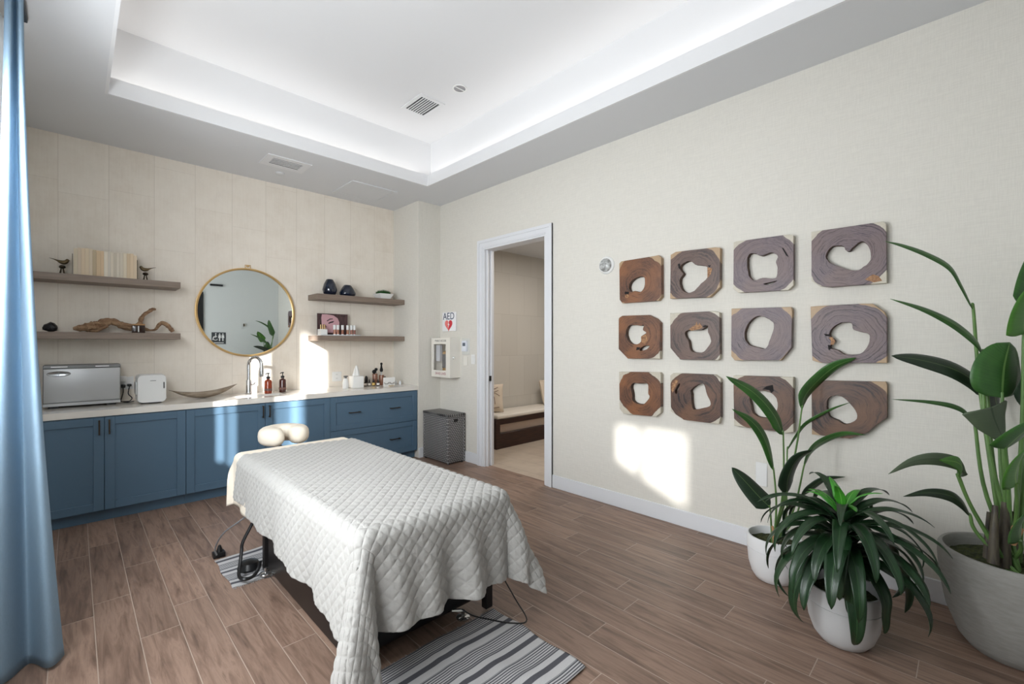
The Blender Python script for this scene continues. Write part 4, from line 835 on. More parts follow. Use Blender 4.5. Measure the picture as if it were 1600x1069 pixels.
# face cradle : horseshoe cushion
cxx, cyy, cz = 1.19, 3.80, .660
ang = [math.radians(a) for a in np.linspace(-74, 254, 44)]
b = MB(); pts = [(cxx+.108*math.cos(a), cyy+.112*math.sin(a), cz+.04) for a in ang]
P = []
N = len(pts)
for i, p in enumerate(pts):
    e = min(i, N-1-i)/3.0; k = min(1, .35+.65*min(1, e)**.5) if e < 1 else 1
    rad = Vector((math.cos(ang[i]), math.sin(ang[i]), 0)); row = []
    for q in range(18):
        a = 2*PI*q/18; c_, s_ = math.cos(a), math.sin(a)
        row.append(Vector(p)+rad*(.074*k*math.copysign(abs(c_)**.75, c_))+Vector((0, 0, .068*k*math.copysign(abs(s_)**.75, s_))))
    P.append(row)
b.grid(P, close=True); b.b.verts.ensure_lookup_table()
b.b.faces.new(b.b.verts[:18]); b.b.faces.new(b.b.verts[-18:])
o = b.build('face_cradle', M_CREAM, t)
MB().tube([(1.165, 3.60, TZ-.11), (1.165, 3.72, TZ-.09), (1.165, 3.80, TZ-.045)], .014, 10).build('cradle_bracket', M_BLACKM, t)
# cream flat sheet: strip at the head and the hanging edge on the left
def drape(x0, x1, y0, y1, tz, quad, na, nb, fold, puff, cell, lift=0, r=.045, seed=0):
    """cloth laid over the table top and hanging over its edges; quad = the cloth's corners on the flat"""
    pull = quad[4] if len(quad) > 4 else 0; quad = quad[:4]
    A = np.linspace(0, 1, na+1)[:, None]; B = np.linspace(0, 1, nb+1)[None, :]
    (p00, p10, p11, p01) = [np.array(q, float) for q in quad]
    cx = (1-A)*(1-B)*p00[0]+A*(1-B)*p10[0]+A*B*p11[0]+(1-A)*B*p01[0]; cy = (1-A)*(1-B)*p00[1]+A*(1-B)*p10[1]+A*B*p11[1]+(1-A)*B*p01[1]
    if pull:      # the near left corner has been tugged down towards the floor
        s_ = np.clip((.345-A)/.15, 0, 1); s_ = s_*s_*(3-2*s_); cy = cy-pull*s_*(1-B)**3; cx = cx-pull*.35*(1-A)**3*np.exp(-(B/.16)**2)
    ed = np.minimum(np.minimum(A, 1-A), np.minimum(B, 1-B))
    cxs, cys = cx, cy
    qx = np.clip(cxs, x0+r, x1-r); qy = np.clip(cys, y0+r, y1-r); ox = cxs-qx; oy = cys-qy
    L = np.sqrt(ox**2+oy**2); th = np.arctan2(np.abs(oy), np.abs(ox)+1e-9); sx = np.sign(ox); sy = np.sign(oy)
    q = PI/2*r; a = np.minimum(L/r, PI/2); hor = r*np.sin(a); ver = r*(1-np.cos(a))+np.maximum(L-q, 0)
    D = np.maximum(L-q, 0)
    hor = hor+D*.06
    cor = np.sin(2*th)**2
    along = np.where(np.abs(ox) > np.abs(oy), cys, cxs)
    # folds: soft, growing with the drop
    side = fold(cxs, cys, ox, oy, D)
    hor = hor+side+D*cor*.36
    ver = ver*(1-.06*cor)
    X = qx+np.cos(th)*hor*sx; Y = qy+np.sin(th)*hor*sy; Z = np.maximum(tz-ver+lift, .03)
    # gentle sag and lumps on the top
    top = np.exp(-(L/.02)**2); Z = Z+.004*np.sin(cxs*9+seed)*np.sin(cys*5)*(L < 1e-6)
    P = np.stack([X, Y, Z], -1)
    du = np.gradient(P, axis=0); dv = np.gradient(P, axis=1); n = np.cross(du, dv); n /= np.linalg.norm(n, axis=-1, keepdims=True)+1e-9
    if puff:
        s = (cxs+cys)/cell/1.41421; t_ = (cxs-cys)/cell/1.41421
        hgt = np.minimum(np.abs(np.sin(PI*s)), np.abs(np.sin(PI*t_)))**.6
        rr = np.sin(17*s+31*t_)*.5+np.sin(23*s-27*t_)*.5
        P = P+n*(puff*hgt*(1+.18*rr))[..., None]
    return P
def cloth_obj(P, name, m, thick, parent=None, solid=True):
    b = MB(); b.grid([[tuple(p) for p in row] for row in P]); o = b.build(name, m, parent, norm=False)
    md = o.modifiers.new('thick', 'SOLIDIFY'); md.thickness = thick; md.offset = -1
    return o
def fold_q(cx, cy, ox, oy, D):
    foot = (oy < 0) & (np.abs(oy) >= np.abs(ox)); left = (ox < 0) & ~foot
    f = np.zeros_like(cx)
    w = np.sin(cx*19+1.0)*.5+.5*np.sin(cx*33+2.2)+.3
    f = np.where(oy < -.01, D*.16*w, f)
    lw = np.sin(cy*11+.6)*.5+.35*np.sin(cy*23)+.2
    f = np.where(left, D*.10*lw, f)
    f = np.where((ox > .01) & (oy > -.01), D*.10*(np.sin(cy*12)+.4), f)
    # let the two families meet softly in the corners
    c2 = np.sin(2*np.arctan2(np.abs(oy), np.abs(ox)+1e-9))
    return f*(1-.75*c2)+D*0
QB = [(.80-.42, 1.66-.36), (1.60+.29, 1.66-.42), (1.60+.36, 3.40), (.80-.26, 3.42), .27]
P = drape(.785, 1.615, 1.645, 3.62, TZ+.012, QB, 380, 500, fold_q, .0058, .043, r=.06)
def m_quilt():
    g = G('ivory_quilted_cotton', .85); tc = g.n('TexCoord'); g.b.inputs['Sheen Weight'].default_value = .15
    n = g.n('TexNoise', {'Vector': tc.outputs['Object'], 'Scale': 700, 'Detail': 2}).outputs[0]; n2 = g.n('TexNoise', {'Vector': tc.outputs['Object'], 'Scale': 45, 'Detail': 4}).outputs[0]
    return g.out(g.ramp(n, [(.3, (160, 158, 154)), (.7, (172, 170, 166))]), g.math('ADD', g.math('MULTIPLY', n, .2), n2), .6, .008)
o = cloth_obj(P, 'quilted_blanket', m_quilt(), .006); single(o, 'ivory diamond-quilted blanket draped over the massage table', 'blanket')
# hem piping is part of the cloth edge; cream sheet shows below the blanket at head and near corner
QS = [(.80-.24, 1.66-.24), (1.60+.26, 1.66-.15), (1.60+.27, 3.66), (.80-.34, 3.655)]
def fold_s(cx, cy, ox, oy, D): return np.where(oy < -.01, D*.05*np.sin(cx*15), D*.05*np.sin(cy*14))-D*.03
P = drape(.795, 1.605, 1.655, 3.612, TZ+.003, QS, 90, 130, fold_s, 0, 1)
o = cloth_obj(P, 'flat_sheet', M_CREAM, .002); single(o, 'cream cotton sheet under the quilted blanket, showing at the head end', 'sheet')
# cords
cord('heater_cord', [(1.64, 1.82, .34), (1.645, 1.80, .22), (1.64, 1.66, .10), (1.63, 1.56, .028), (1.56, 1.60, .026), (1.50, 1.70, .026), (1.46, 1.78, .028), (1.42, 1.82, .06)], 'thin black cord looping onto the rug beside the right table leg', r=.0035)
M_GR = mat('grey_cable', (120, 120, 122), .5)
cord('grey_cable', [(.86, 3.24, .36), (.78, 3.28, .29), (.69, 3.36, .20), (.66, 3.44, .09), (.672, 3.462, .03)], 'grey cable arching from the table head down to the black plug', r=.005, m=M_GR)
t = thing('power_plug', 'black plug lying on the floor left of the table head', 'plug', (.69, 3.50, 0))
MB().box(.655, .725, 3.47, 3.53, .0, .035, .006, 2).build('plug_body', M_BLACK, t); MB().lathe([(0, .035), (.02, .0351), (.008, .075), (0, .08)], (.695, 3.50, 0), 16).build('strain_relief', M_BLACK, t)
cord('lift_cable', [(.835, 3.13, .40), (.80, 3.14, .30), (.745, 3.13, .20), (.735, 3.12, .15), (.72, 3.09, .085), (.70, 3.03, .045), (.715, 2.98, .036), (.76, 2.98, .036), (.795, 3.0, .06), (.81, 3.015, .10)], 'thick black coiled cable hanging in a loop at the left of the table base', r=.010, n=70)
t = thing('foot_pedal', 'round black foot control on the striped rug by the table leg', 'pedal', (.83, 3.16, 0.01))
MB().lathe([(0, 0), (.062, 0), (.066, .01), (.05, .04), (.02, .052), (0, .053)], (.785, 3.16, .013), 28).build('pedal_dome', M_BLACK, t)

# ------------------------------------------------------------------ twelve carved wood panels
XF = XR-.045
CA = lambda x, y: (930+x/6.287, 330+y/6.287)
CB = lambda x, y: (1130+x/5.517, 330+y/5.517)
CC = lambda x, y: (950+x/5.343, 480+y/5.343)
CD = lambda x, y: (1130+x/4.455, 460+y/4.455)
ORA = [(34, 22, 18), (82, 54, 40), (118, 78, 54), (150, 98, 60), (96, 62, 42)]; MIX = [(38, 29, 28), (80, 62, 56), (106, 84, 74), (112, 86, 74), (70, 54, 52)]; PUR = [(50, 41, 45), (90, 77, 82), (118, 101, 104), (122, 100, 94), (78, 66, 74)]; DRK = [(30, 20, 18), (66, 46, 38), (94, 66, 52), (124, 86, 58), (58, 38, 32)]
PALE = (190, 182, 166); TANS = (170, 142, 110)
def hb(c, a): return c
PAN = [
 ('orange-brown panel with small low hollow, top row, first from the left', CA, [(235,515),(255,493),(585,440),(620,432),(648,460),(650,840),(620,880),(265,905),(240,870)], [[(330,745),(345,700),(390,660),(440,645),(480,650),(487,700),(475,760),(440,795),(390,785),(345,790)]], ORA, TANS),
 ('panel with a wide jagged hollow and pale corner tip, top row, second from the left', CA, [(740,430),(790,400),(1180,355),(1228,360),(1225,745),(1125,845),(735,860)], [[(835,545),(870,510),(930,487),(985,525),(1100,548),(1100,650),(1040,710),(975,780),(915,803),(860,780),(835,730),(832,670),(865,615),(840,580)]], MIX, TANS),
 ('greyish-purple panel with a four-lobed square hollow, top row, third from the left', CB, [(90,268),(110,262),(570,200),(605,210),(605,640),(560,680),(130,703),(87,670)], [[(210,400),(235,365),(275,365),(320,383),(370,372),(410,355),(460,375),(470,400),(455,440),(468,490),(462,560),(430,580),(340,575),(270,597),(230,570),(215,530),(207,460)], [(345,628),(395,615),(465,600),(400,632)]], PUR, PALE),
 ('greyish-purple panel with heart-shaped hollow, top right corner of the group', CB, [(760,180),(1380,88),(1405,115),(1410,620),(1100,640),(930,655),(830,645),(760,600)], [[(885,380),(915,325),(960,298),(1035,302),(1055,335),(1090,345),(1120,310),(1185,262),(1225,275),(1265,330),(1270,420),(1210,480),(1140,513),(1020,485),(930,450),(890,410)]], PUR, PALE),
 ('orange-brown panel with two hollows, one tiny, middle row, first from the left', CC, [(88,90),(120,72),(340,65),(400,95),(435,130),(433,432),(165,430),(88,350)], [[(150,200),(170,160),(200,148),(270,155),(300,150),(290,190),(320,215),(275,245),(275,285),(240,310),(185,300),(155,250)], [(265,350),(300,325),(345,322),(325,350),(275,365)]], ORA, PALE),
 ('brown panel with a splintered notch above its hollow, middle row, second from the left', CC, [(518,50),(535,52),(880,33),(930,45),(935,425),(915,443),(600,437),(520,340)], [[(645,210),(690,190),(780,190),(830,155),(835,210),(858,270),(850,310),(800,370),(740,380),(690,360),(675,290),(650,250)]], MIX, PALE),
 ('purple-brown panel with a large oval hollow, middle row, third from the left', CD, [(57,100),(470,88),(480,110),(475,370),(400,460),(80,460),(55,430)], [[(150,270),(170,210),(220,160),(270,152),(320,175),(352,205),(345,260),(320,330),(293,378),(240,368),(190,355),(155,320)]], PUR, TANS),
 ('purple-brown panel with a broad bean-shaped hollow, middle row, far right', CD, [(607,85),(960,65),(1040,65),(1120,120),(1140,160),(1140,478),(680,478),(620,460)], [[(740,285),(760,235),(820,198),(895,202),(905,245),(960,262),(1010,275),(1020,310),(1000,370),(950,415),(850,418),(800,390),(745,375),(755,340),(775,320)]], PUR, TANS),
 ('orange-brown panel with pale corners and squarish hollow, bottom row, first from left', CC, [(92,540),(430,545),(440,560),(440,880),(400,915),(130,890),(97,850)], [[(190,660),(215,632),(265,640),(320,635),(335,660),(335,720),(347,750),(320,790),(290,812),(240,805),(205,780),(200,720)]], ORA, PALE),
 ('dark panel with pointed hollow and a slit beside it, bottom row, second from left', CC, [(520,570),(545,550),(890,565),(940,600),(940,920),(925,975),(860,970),(630,940),(525,870)], [[(690,695),(735,655),(790,637),(810,670),(825,730),(850,780),(850,825),(780,845),(715,855),(697,800),(695,730)], [(560,690),(590,640),(600,650),(580,700),(575,725),(558,715)]], DRK, PALE),
 ('dark panel with pale side strips behind plant leaves, bottom row, third from left', CD, [(70,565),(487,578),(490,960),(440,965),(75,915)], [[(185,720),(205,685),(250,670),(300,675),(350,700),(375,740),(375,800),(345,850),(290,860),(235,848),(205,820),(195,770)]], DRK, PALE),
 ('dark brown panel with a broken lower right corner, bottom row, far right', CD, [(615,600),(1130,610),(1140,630),(1140,860),(1070,905),(1010,960),(880,1005),(800,995),(617,975)], [[(720,760),(735,720),(790,702),(845,725),(890,770),(930,830),(920,880),(850,905),(800,880),(740,850),(722,800)]], DRK, TANS)]
M_RIM = mat('dark_hollow_rim', (62, 44, 36), .7, noise=(40, (92, 66, 50), 4)); M_SPLINT = mat('splintered_pale_wood', (178, 134, 92), .6, noise=(60, (120, 80, 52), 4)); M_CRACK = mat('dark_wood_crack', (18, 12, 12), .8)
BITS = {5: [('splinter', [(675,187),(700,165),(730,150),(740,120),(750,155),(765,130),(790,170),(760,184),(700,197)]), ('crack', [(790,160),(815,148),(826,158),(800,170)])],
 7: [('splinter', [(735,300),(760,298),(780,325),(770,350),(745,350),(752,325)]), ('crack', [(700,275),(737,278),(742,292),(715,290)]), ('crack', [(728,352),(748,355),(752,378),(735,390)])],
 4: [('splinter', [(277,247),(320,228),(332,280),(310,308),(277,287)]), ('crack', [(240,335),(268,335),(262,355),(235,360)])],
 9: [('splinter', [(535,640),(560,610),(588,608),(560,672),(540,715),(530,690)])],
 0: [('splinter', [(290,832),(315,817),(335,832),(320,852),(300,852)]), ('crack', [(293,790),(333,792),(330,815),(290,815)])],
 1: [('splinter', [(1103,552),(1150,562),(1135,620),(1103,660)]), ('crack', [(812,520),(833,515),(838,575),(820,560)]), ('crack', [(1103,535),(1135,530),(1125,552)])],
 3: [('splinter', [(1220,590),(1290,545),(1340,560),(1370,600),(1300,615)])],
 2: [('crack', [(505,315),(520,320),(566,395),(545,385)])],
 10: [('crack', [(300,640),(345,630),(352,672),(335,688),(322,665),(272,662)])]}
for i, (lab, cf, ol, holes, tones, sap) in enumerate(PAN):
    O = [onX(*cf(*p), XF) for p in ol]; Hs = []
    for h in holes:
        q = [onX(*cf(*p), XF) for p in h]; n = len(q); r = []
        rs = random.Random(i)
        for k in range(n):              # rounded, slightly ragged rim
            a, c, d, e = q[k-1], q[k], q[(k+1) % n], q[(k+2) % n]
            for tt in (0, .33, .66): r.append(.5*((2*c)+(d-a)*tt+(2*a-5*c+4*d-e)*tt*tt+(3*c-a-3*d+e)*tt**3)+Vector((0, rs.uniform(-.0012, .0012), rs.uniform(-.0012, .0012))))
        Hs.append(r)
    yc = (max(p.y for p in O)+min(p.y for p in O))/2; zc = (max(p.z for p in O)+min(p.z for p in O))/2
    bm = bmesh.new(); es = []
    for loop in [O]+Hs:
        vs_ = [bm.verts.new((XF, p.y, p.z)) for p in loop]
        for k in range(len(vs_)): es.append(bm.edges.new((vs_[k], vs_[(k+1) % len(vs_)])))
    bmesh.ops.triangle_fill(bm, use_beauty=True, use_dissolve=False, edges=es)
    r = bmesh.ops.extrude_face_region(bm, geom=bm.faces[:])
    for v in r['geom']:
        if isinstance(v, bmesh.types.BMVert):
            v.co.x = XR-.0005
            v.co.y = yc+(v.co.y-yc)*.995
    bmesh.ops.recalc_face_normals(bm, faces=bm.faces[:])
    bmesh.ops.translate(bm, verts=bm.verts[:], vec=(-XR+.03, -yc, -zc))
    me = bpy.data.meshes.new('carved_wood_panel'); bm.to_mesh(me); bm.free()
    o = bpy.data.objects.new('carved_wood_panel', me); COL.objects.link(o); o.location = (XR-.03, yc, zc)
    hc = Hs[0]; hy = sum(p.y for p in hc)/len(hc)-yc; hzz = sum(p.z for p in hc)/len(hc)-zc
    sc = {0: 1.0, 8: .88, 4: 1.0, 3: .94}.get(i, .95)
    me.materials.append(m_slab('sawn_slab_%d' % i, tones, sap, i*3.7, hy*.4, hzz*.4, .19*sc, .178*sc))
    me.materials.append(M_RIM)
    for p_ in me.polygons:
        if abs(p_.normal.x) < .5 and any(math.hypot(p_.center.y-sum(q.y for q in h_)/len(h_)+yc, p_.center.z-sum(q.z for q in h_)/len(h_)+zc) < .13 and p_.center.length < .17 for h_ in Hs): p_.material_index = 1
    for kind_, ps_ in BITS.get(i, ()):
        q_ = [onX(*cf(*p), XF) for p in ps_]
        b_ = MB(); b_.prism([(-(p.y-yc), p.z-zc) for p in q_], .0022, M=Matrix(((0, 0, -1, XF-XR+.03+.0004), (-1, 0, 0, 0), (0, 1, 0, 0), (0, 0, 0, 1)))); c_ = b_.build(kind_, M_SPLINT if kind_ == 'splinter' else M_CRACK, None, smooth=False); c_.parent = o
    md = o.modifiers.new('soft', 'BEVEL'); md.width = .0025; md.segments = 2; md.limit_method = 'ANGLE'
    tag(o, lab, 'wall art', 'carved wood wall panels')

# ------------------------------------------------------------------ plants
def m_leaf(name, c1, c2, vein, rough=.35, back=None):
    g = G(name, rough); tc = g.n('TexCoord'); sp = g.n('SeparateXYZ', [tc.outputs['UV']])
    a = g.math('ABSOLUTE', sp.outputs[0]); rib = g.math('LESS_THAN', a, .045)
    st = g.n('TexNoise', {'Vector': g.n('CombineXYZ', [g.math('MULTIPLY', g.math('SUBTRACT', g.math('MULTIPLY', sp.outputs[1], 34), g.math('MULTIPLY', a, 4)), 1), 0, 0]).outputs[0], 'Scale': 2, 'Detail': 2}).outputs[0]
    n = g.n('TexNoise', {'Vector': tc.outputs['Object'], 'Scale': 8, 'Detail': 3}).outputs[0]
    v = g.math('ADD', g.math('MULTIPLY', st, .5), g.math('MULTIPLY', n, .5))
    return g.out(g.mix(rib, g.ramp(v, [(.35, c1), (.65, c2)]), lin(vein)), st, .25, .003)
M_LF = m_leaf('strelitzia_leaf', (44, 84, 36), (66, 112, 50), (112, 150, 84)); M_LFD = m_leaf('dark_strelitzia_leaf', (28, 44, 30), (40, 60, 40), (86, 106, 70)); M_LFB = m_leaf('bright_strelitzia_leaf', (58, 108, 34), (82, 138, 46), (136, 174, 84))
M_LFG = m_leaf('grey_green_leaf_underside', (78, 92, 70), (92, 106, 82), (60, 76, 54), .55)
M_DR = m_leaf('dracaena_leaf', (22, 46, 26), (34, 64, 36), (56, 86, 52), .34); M_DRB = m_leaf('young_dracaena_leaf', (48, 122, 34), (74, 152, 48), (120, 186, 84), .3)
M_STEM = mat('green_stem', (78, 112, 56), .45, noise=(8, (98, 132, 70), 3)); M_STEMD = mat('brown_green_sheath', (84, 78, 62), .6, noise=(12, (60, 52, 46), 4), nscale=(6, 6, 1))
def leaf_mesh(b, P, width, side=None, prof='lance', cup=.25, n=22, twist=0, wn=6, ripple=0):
    """blade along spine P (3-D points); side = approximate direction across the blade"""
    pts = spl(P, n); uv = b.b.loops.layers.uv.verify(); rows = []; S = None
    for i, p in enumerate(pts):
        s = i/n; t = (pts[min(i+1, n)]-pts[max(i-1, 0)]).normalized()
        d = (side if side is not None else t.cross(Vector((0, 0, 1)))); d = (d-t*d.dot(t)).normalized()
        if twist: d = Matrix.Rotation(twist*s, 3, t) @ d
        nn = t.cross(d).normalized()
        if prof == 'lance': w = math.sin(PI*min(1, s**.72))**.8 if s < 1 else 0
        elif prof == 'point': w = 1.12*min(1, s*3.2)**.6*max(0, 1-s)**.55*(1 if s > .25 else .9+.4*s)
        elif prof == 'paddle': w = min(1, (s*5.5))**.55*(1-s**3.2)**.75
        elif prof == 'fan': w = .04+.96*s**.9*(1 if s < .97 else .85)
        elif prof == 'round': w = max(0, 1-(2*(s**.85)-1)**2)**.5
        else: w = math.sin(PI*s**.85)**.7 if s < 1 else 0
        w = max(w, .02)*width/2; row = []
        for j in range(wn+1):
            u = -1+2*j/wn; row.append((b.b.verts.new(p+d*(w*u)+nn*(w*cup*(abs(u)**1.5))+nn*(ripple*w*math.sin(s*21+j)*abs(u))), (u, s)))
        rows.append(row)
    for A, B in zip(rows, rows[1:]):
        for j in range(wn):
            f = b.b.faces.new((A[j][0], A[j+1][0], B[j+1][0], B[j][0]))
            for l, q in zip(f.loops, (A[j][1], A[j+1][1], B[j+1][1], B[j][1])): l[uv].uv = q
    return pts
def leaf_part(P, width, m, t, side=None, name='leaf', **k):
    b = MB(); leaf_mesh(b, P, width, side, **k); o = b.build(name, m, t, norm=False); md = o.modifiers.new('thick', 'SOLIDIFY'); md.thickness = .0012; return o
def pot(t, c, r, h, m, rb, band=True, nm='pot'):
    prof = [(0, 0), (rb*.92, 0), (rb, .004), (rb+(r-rb)*.45, h*.14), (rb+(r-rb)*.80, h*.36), (r*.985, h*.66)]
    if band: prof += [(r*.99, h*.70), (r*.965, h*.705), (r*.965, h*.715), (r*.995, h*.72)]
    prof += [(r, h*.97), (r*.985, h), (r*.93, h), (r*.915, h*.97), (r*.90, h*.80), (0, h*.78)]
    MB().lathe(prof, c, 56).build(nm, m, t)
    b = MB(); rows = []; random.seed(int(r*1000))
    for i in range(10):
        rr = r*.9*i/9; rows.append([(c[0]+rr*math.cos(a), c[1]+rr*math.sin(a), c[2]+h*(.83+.03*(1-i/9)+random.uniform(-.012, .012))) for a in np.linspace(0, 2*PI, 41)[:-1]])
    b.grid(rows, close=True).build('moss', M_MOSS, t)
def stem(b, P, r0, r1, n=16): b.tube(spl(P, n), [lerp(r0, r1, i/n) for i in range(n+1)], 8)
def pl(pts, D): return [at(p[0], p[1], D if len(p) < 3 else p[2]) for p in pts]
UPV = Vector((0, 0, 1))
# --- small bird-of-paradise in a white pot, by the wall
ca = (3.03, .83, 0)
t = thing('bird_of_paradise_plant', 'tall thin paddle-leaved plant in a white pot against the cream wall', 'potted plant', ca, 'potted floor plants')
pot(t, ca, .146, .262, M_POTW, .10)
DA = 2.70
LA = [([(1224,680),(1208,647),(1178,614),(1134.5,588)], 2.62, .088, M_LF, (1,0,.75), [(1222,850),(1223,770)]),
 ([(1252.7,640),(1259,617),(1280,593),(1310,572),(1348,558)], 2.72, .10, M_LF, (.7,0,-.8), [(1227,850),(1240,720)]),
 ([(1209,736),(1196,689),(1175,659),(1143.5,639)], 2.60, .066, M_LF, (1,0,.6), [(1216,850),(1213,790)]),
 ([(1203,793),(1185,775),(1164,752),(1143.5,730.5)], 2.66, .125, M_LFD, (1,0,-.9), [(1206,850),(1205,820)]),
 ([(1230,704),(1245,681),(1265,659),(1309.5,635),(1345,621)], 2.82, .028, M_LF, (.3,0,-1), [(1225,850),(1227,780)]),
 ([(1255.7,730.5),(1268,705),(1288.6,689),(1324.5,675),(1362,672)], 2.68, .055, M_LF, (.3,0,-1), [(1230,850),(1242,790)]),
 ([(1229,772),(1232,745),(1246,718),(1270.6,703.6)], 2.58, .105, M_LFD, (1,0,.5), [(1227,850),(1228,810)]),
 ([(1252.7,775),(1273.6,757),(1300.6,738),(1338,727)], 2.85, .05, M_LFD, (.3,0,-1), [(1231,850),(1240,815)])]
def toV(s): return (RT*s[0]+UPV*s[2]).normalized()
def strel(t, LL, sr):
    for P, D, wd, m, sd, st in LL:
        k = D if isinstance(D, (int, float)) else D[0]
        n = len(P); pp = [at(p[0], p[1], k+(.10*i/(n-1) if i else 0)*(1 if D > 2.65 else -1)) for i, p in enumerate(P)]
        dd = pp[-1]-pp[0]; a_, c_ = dd.dot(RT), dd.z; side = (RT*c_-UPV*a_).normalized(); flatw = wd > .2; side = (side+FW*(.1 if flatw else .35)).normalized()
        if flatw: pp = [at(q[0], q[1], k) for q in P]
        for p in pp: p.x = min(p.x, XR-.075)
        leaf_part(pp, wd, m, t, side, prof='fan' if m is M_LFG and wd > .2 else 'round' if flatw else 'paddle' if wd > .075 else 'lance', cup=.22)
        b = MB(); base = at(st[0][0], st[0][1], DA); base = Vector(CPL)+Vector(((st[0][0]-CU)*.0022, (hash((P[0][0],)) % 7-3)*.008, ZPL)); stem(b, [base, at(st[1][0], st[1][1], (k+DPL)/2), pp[0], pp[0]+(pp[1]-pp[0])*.12], sr, sr*.5); b.build('stalk', M_STEM, t)
CPL, CU, DPL, ZPL = (3.03, .83, 0), 1219, 2.7, .19
strel(t, LA, .0065)
b = MB(); b.tube([at(1207, 822, 2.62), at(1212, 858, 2.6)], [.006, .012], 8); b.build('dry_sheath', mat('dry_tan_sheath', (176, 132, 96), .8), t)
# --- large bird-of-paradise at the right edge
cc = (3.075, -.14, 0)
t = thing('bird_of_paradise_plant', 'largest broad-leaved plant in a big pale concrete pot at the right edge', 'potted plant', cc, 'potted floor plants')
prof = [(0, 0), (.13, 0), (.15, .006), (.185, .05), (.225, .16), (.248, .29), (.256, .40), (.254, .445), (.248, .455), (.236, .455), (.23, .445), (.225, .38), (0, .37)]
MB().lathe(prof, cc, 72).build('pot', M_CONC, t)
b = MB(); rows = []; random.seed(3)
for i in range(12):
    rr = .225*i/11; rows.append([(cc[0]+rr*math.cos(a), cc[1]+rr*math.sin(a), .40+.02*(1-i/11)+random.uniform(-.006, .006)) for a in np.linspace(0, 2*PI, 49)[:-1]])
b.grid(rows, close=True).build('moss', M_MOSS, t)
LC = [([(1521,485),(1503,447),(1485,418),(1450,398),(1412,384),(1383,377)], 2.20, .036, M_LF, (.6,0,-1), [(1560,860),(1533,620)]),
 ([(1537,556),(1528,537),(1505,516),(1478,499),(1440,482),(1391,467)], 2.12, .048, M_LF, (.4,0,-1), [(1556,860),(1543,690)]),
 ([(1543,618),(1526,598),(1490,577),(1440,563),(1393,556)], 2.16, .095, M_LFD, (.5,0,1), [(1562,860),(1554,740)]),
 ([(1566,622),(1567,600),(1570,570),(1578,535)], 2.05, .27, M_LF, (1,0,.2), [(1572,860),(1570,740)]),
 ([(1600,522),(1602,498),(1608,470),(1620,438)], 1.98, .18, M_LFB, (1,0,.25), [(1592,860),(1596,690)]),
 ([(1524,668),(1512,647),(1490,635),(1450,628),(1393,624)], 2.10, .026, M_LF, (.4,0,-1), [(1550,860),(1540,770)]),
 ([(1570,694),(1562,674),(1554,655),(1549,636)], 1.98, .25, M_LFG, (1,0,.12), [(1572,860),(1570,770)]),
 ([(1571,702),(1583,690),(1600,675),(1625,655)], 1.92, .15, M_LF, (.6,0,-1), [(1580,860),(1576,770)]),
 ([(1497,745),(1508,732),(1492,722),(1460,717),(1425,722),(1388,741)], 2.02, .062, M_LFG, (.2,0,-1), [(1543,858),(1522,800)]),
 ([(1499,746),(1504,732),(1494,722),(1468,719)], 2.00, .066, M_LFB, (1,0,0), [(1543,858),(1522,800)]),
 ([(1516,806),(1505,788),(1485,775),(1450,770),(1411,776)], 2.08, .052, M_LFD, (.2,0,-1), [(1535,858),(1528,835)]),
 ([(1588,760),(1587,742),(1594,720),(1606,700)], 1.86, .13, M_LFB, (1,0,.3), [(1590,870),(1588,810)]),
 ([(1594,846),(1593,830),(1600,812),(1612,795)], 1.84, .11, M_LF, (1,0,.3), [(1594,880),(1594,862)]),
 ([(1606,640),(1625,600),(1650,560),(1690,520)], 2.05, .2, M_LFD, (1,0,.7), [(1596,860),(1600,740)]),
 ([(1604,480),(1612,440),(1625,400),(1650,350)], 2.10, .16, M_LF, (1,0,.2), [(1590,860),(1600,660)]),
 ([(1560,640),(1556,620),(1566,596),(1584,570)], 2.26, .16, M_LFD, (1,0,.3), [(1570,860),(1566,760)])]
CPL, CU, DPL, ZPL = cc, 1590, 2.04, .39
strel(t, LC, .0095)
for i, (u, v0, v1, r) in enumerate(((1552, 880, 790, .020), (1568, 885, 785, .026), (1583, 888, 800, .022), (1542, 872, 800, .014))):
    b = MB(); b.tube(spl([at(u, v0, 1.98+.02*i), at(u+1, (v0+v1)/2, 1.98+.02*i), at(u+3, v1, 1.99+.02*i)], 10), [r*(1-.05*k) for k in range(11)], 12); b.build('sheath', M_STEMD, t)
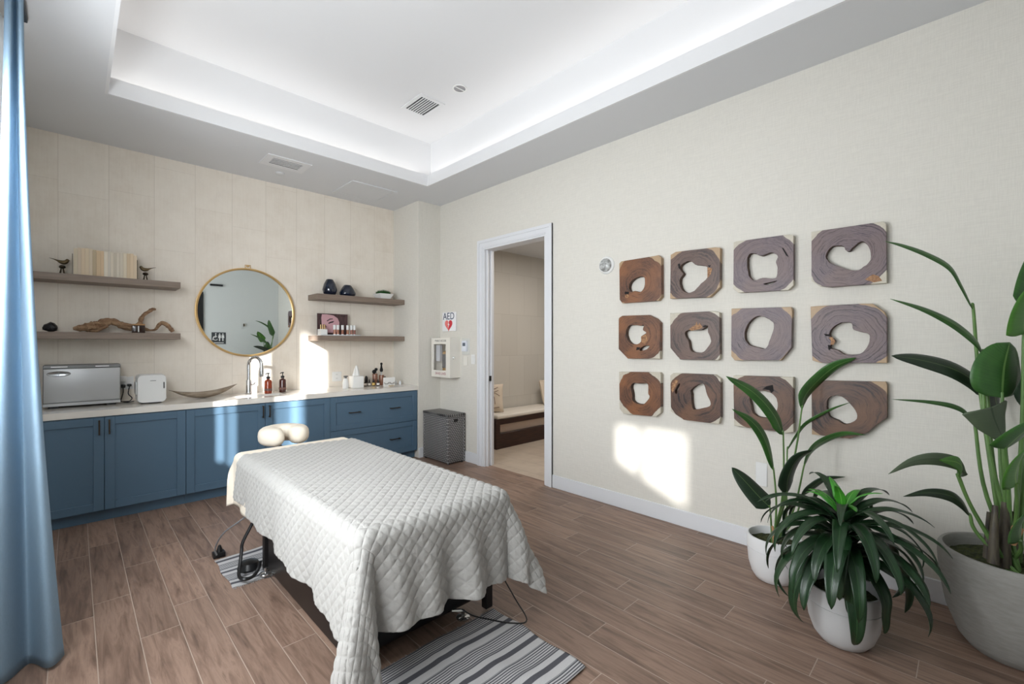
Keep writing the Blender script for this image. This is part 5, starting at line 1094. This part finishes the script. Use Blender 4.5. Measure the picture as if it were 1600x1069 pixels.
b = MB(); b.tube([at(1590, 826, 1.95), at(1582, 850, 1.92)], [.02, .012], 8); b.build('dry_sheath', mat('dry_tan_sheath_b', (160, 120, 84), .8), t)
# --- dracaena in the middle
cb = (2.635, .425, 0)
t = thing('dracaena_plant', 'bushy drooping dark-leaved plant in a pale grey pot between the other two', 'potted plant', cb, 'potted floor plants')
pot(t, cb, .152, .265, M_POTG, .095)
b = MB(); stem(b, [(cb[0], cb[1], .20), (cb[0]+.005, cb[1], .42), (cb[0], cb[1]+.005, .62)], .02, .013); b.build('trunk', M_STEMD, t)
random.seed(21)
def arch(a, z0, L, lift, droop, wd, m, n=14, cup=-.28):
    d = Vector((math.cos(a), math.sin(a), 0)); p = Vector((cb[0], cb[1], z0))+d*.014; P = [p]; e = lift; ss = L/n
    for i in range(n):
        e = e-droop/n*(1+.7*i/n); p = p+(d*math.cos(e)+UPV*math.sin(e))*ss; P.append(p.copy())
    for q in P:
        if q.x > XR-.04: q.x = XR-.04
        if q.z < .03: q.z = .03
        rr = Vector((q.x-cb[0], q.y-cb[1], 0)).length
        if q.z < .29 and rr < .185:
            k = .185/max(rr, .01); q.x = cb[0]+(q.x-cb[0])*k; q.y = cb[1]+(q.y-cb[1])*k
    b = MB(); sd = d.cross(UPV); leaf_mesh(b, P, wd, sd, prof='point', cup=cup, n=20, wn=6, ripple=.05)
    o = b.build('leaf', m, t, norm=False); md = o.modifiers.new('thick', 'SOLIDIFY'); md.thickness = .0012
GA = 2.39996
for i in range(64):
    f = i/63; a = i*GA+random.uniform(-.25, .25)
    z0 = lerp(.385, .60, f); L = lerp(.47, .38, f)*random.uniform(.88, 1.08)
    lift = lerp(.35, .85, f)+random.uniform(-.28, .28); droop = lerp(2.1, 1.35, f)*random.uniform(.75, 1.2)
    arch(a, z0, L, lift, droop, random.uniform(.088, .118)*lerp(1, .6, f), M_DR)
for i in range(7):
    arch(i*GA+1.2, .60+.006*i, random.uniform(.15, .21), 1.15+.05*i, 1.3-.08*i, .055, M_DRB, cup=.3)

for o in scene.objects:
    if '_o' in o: del o['_o']
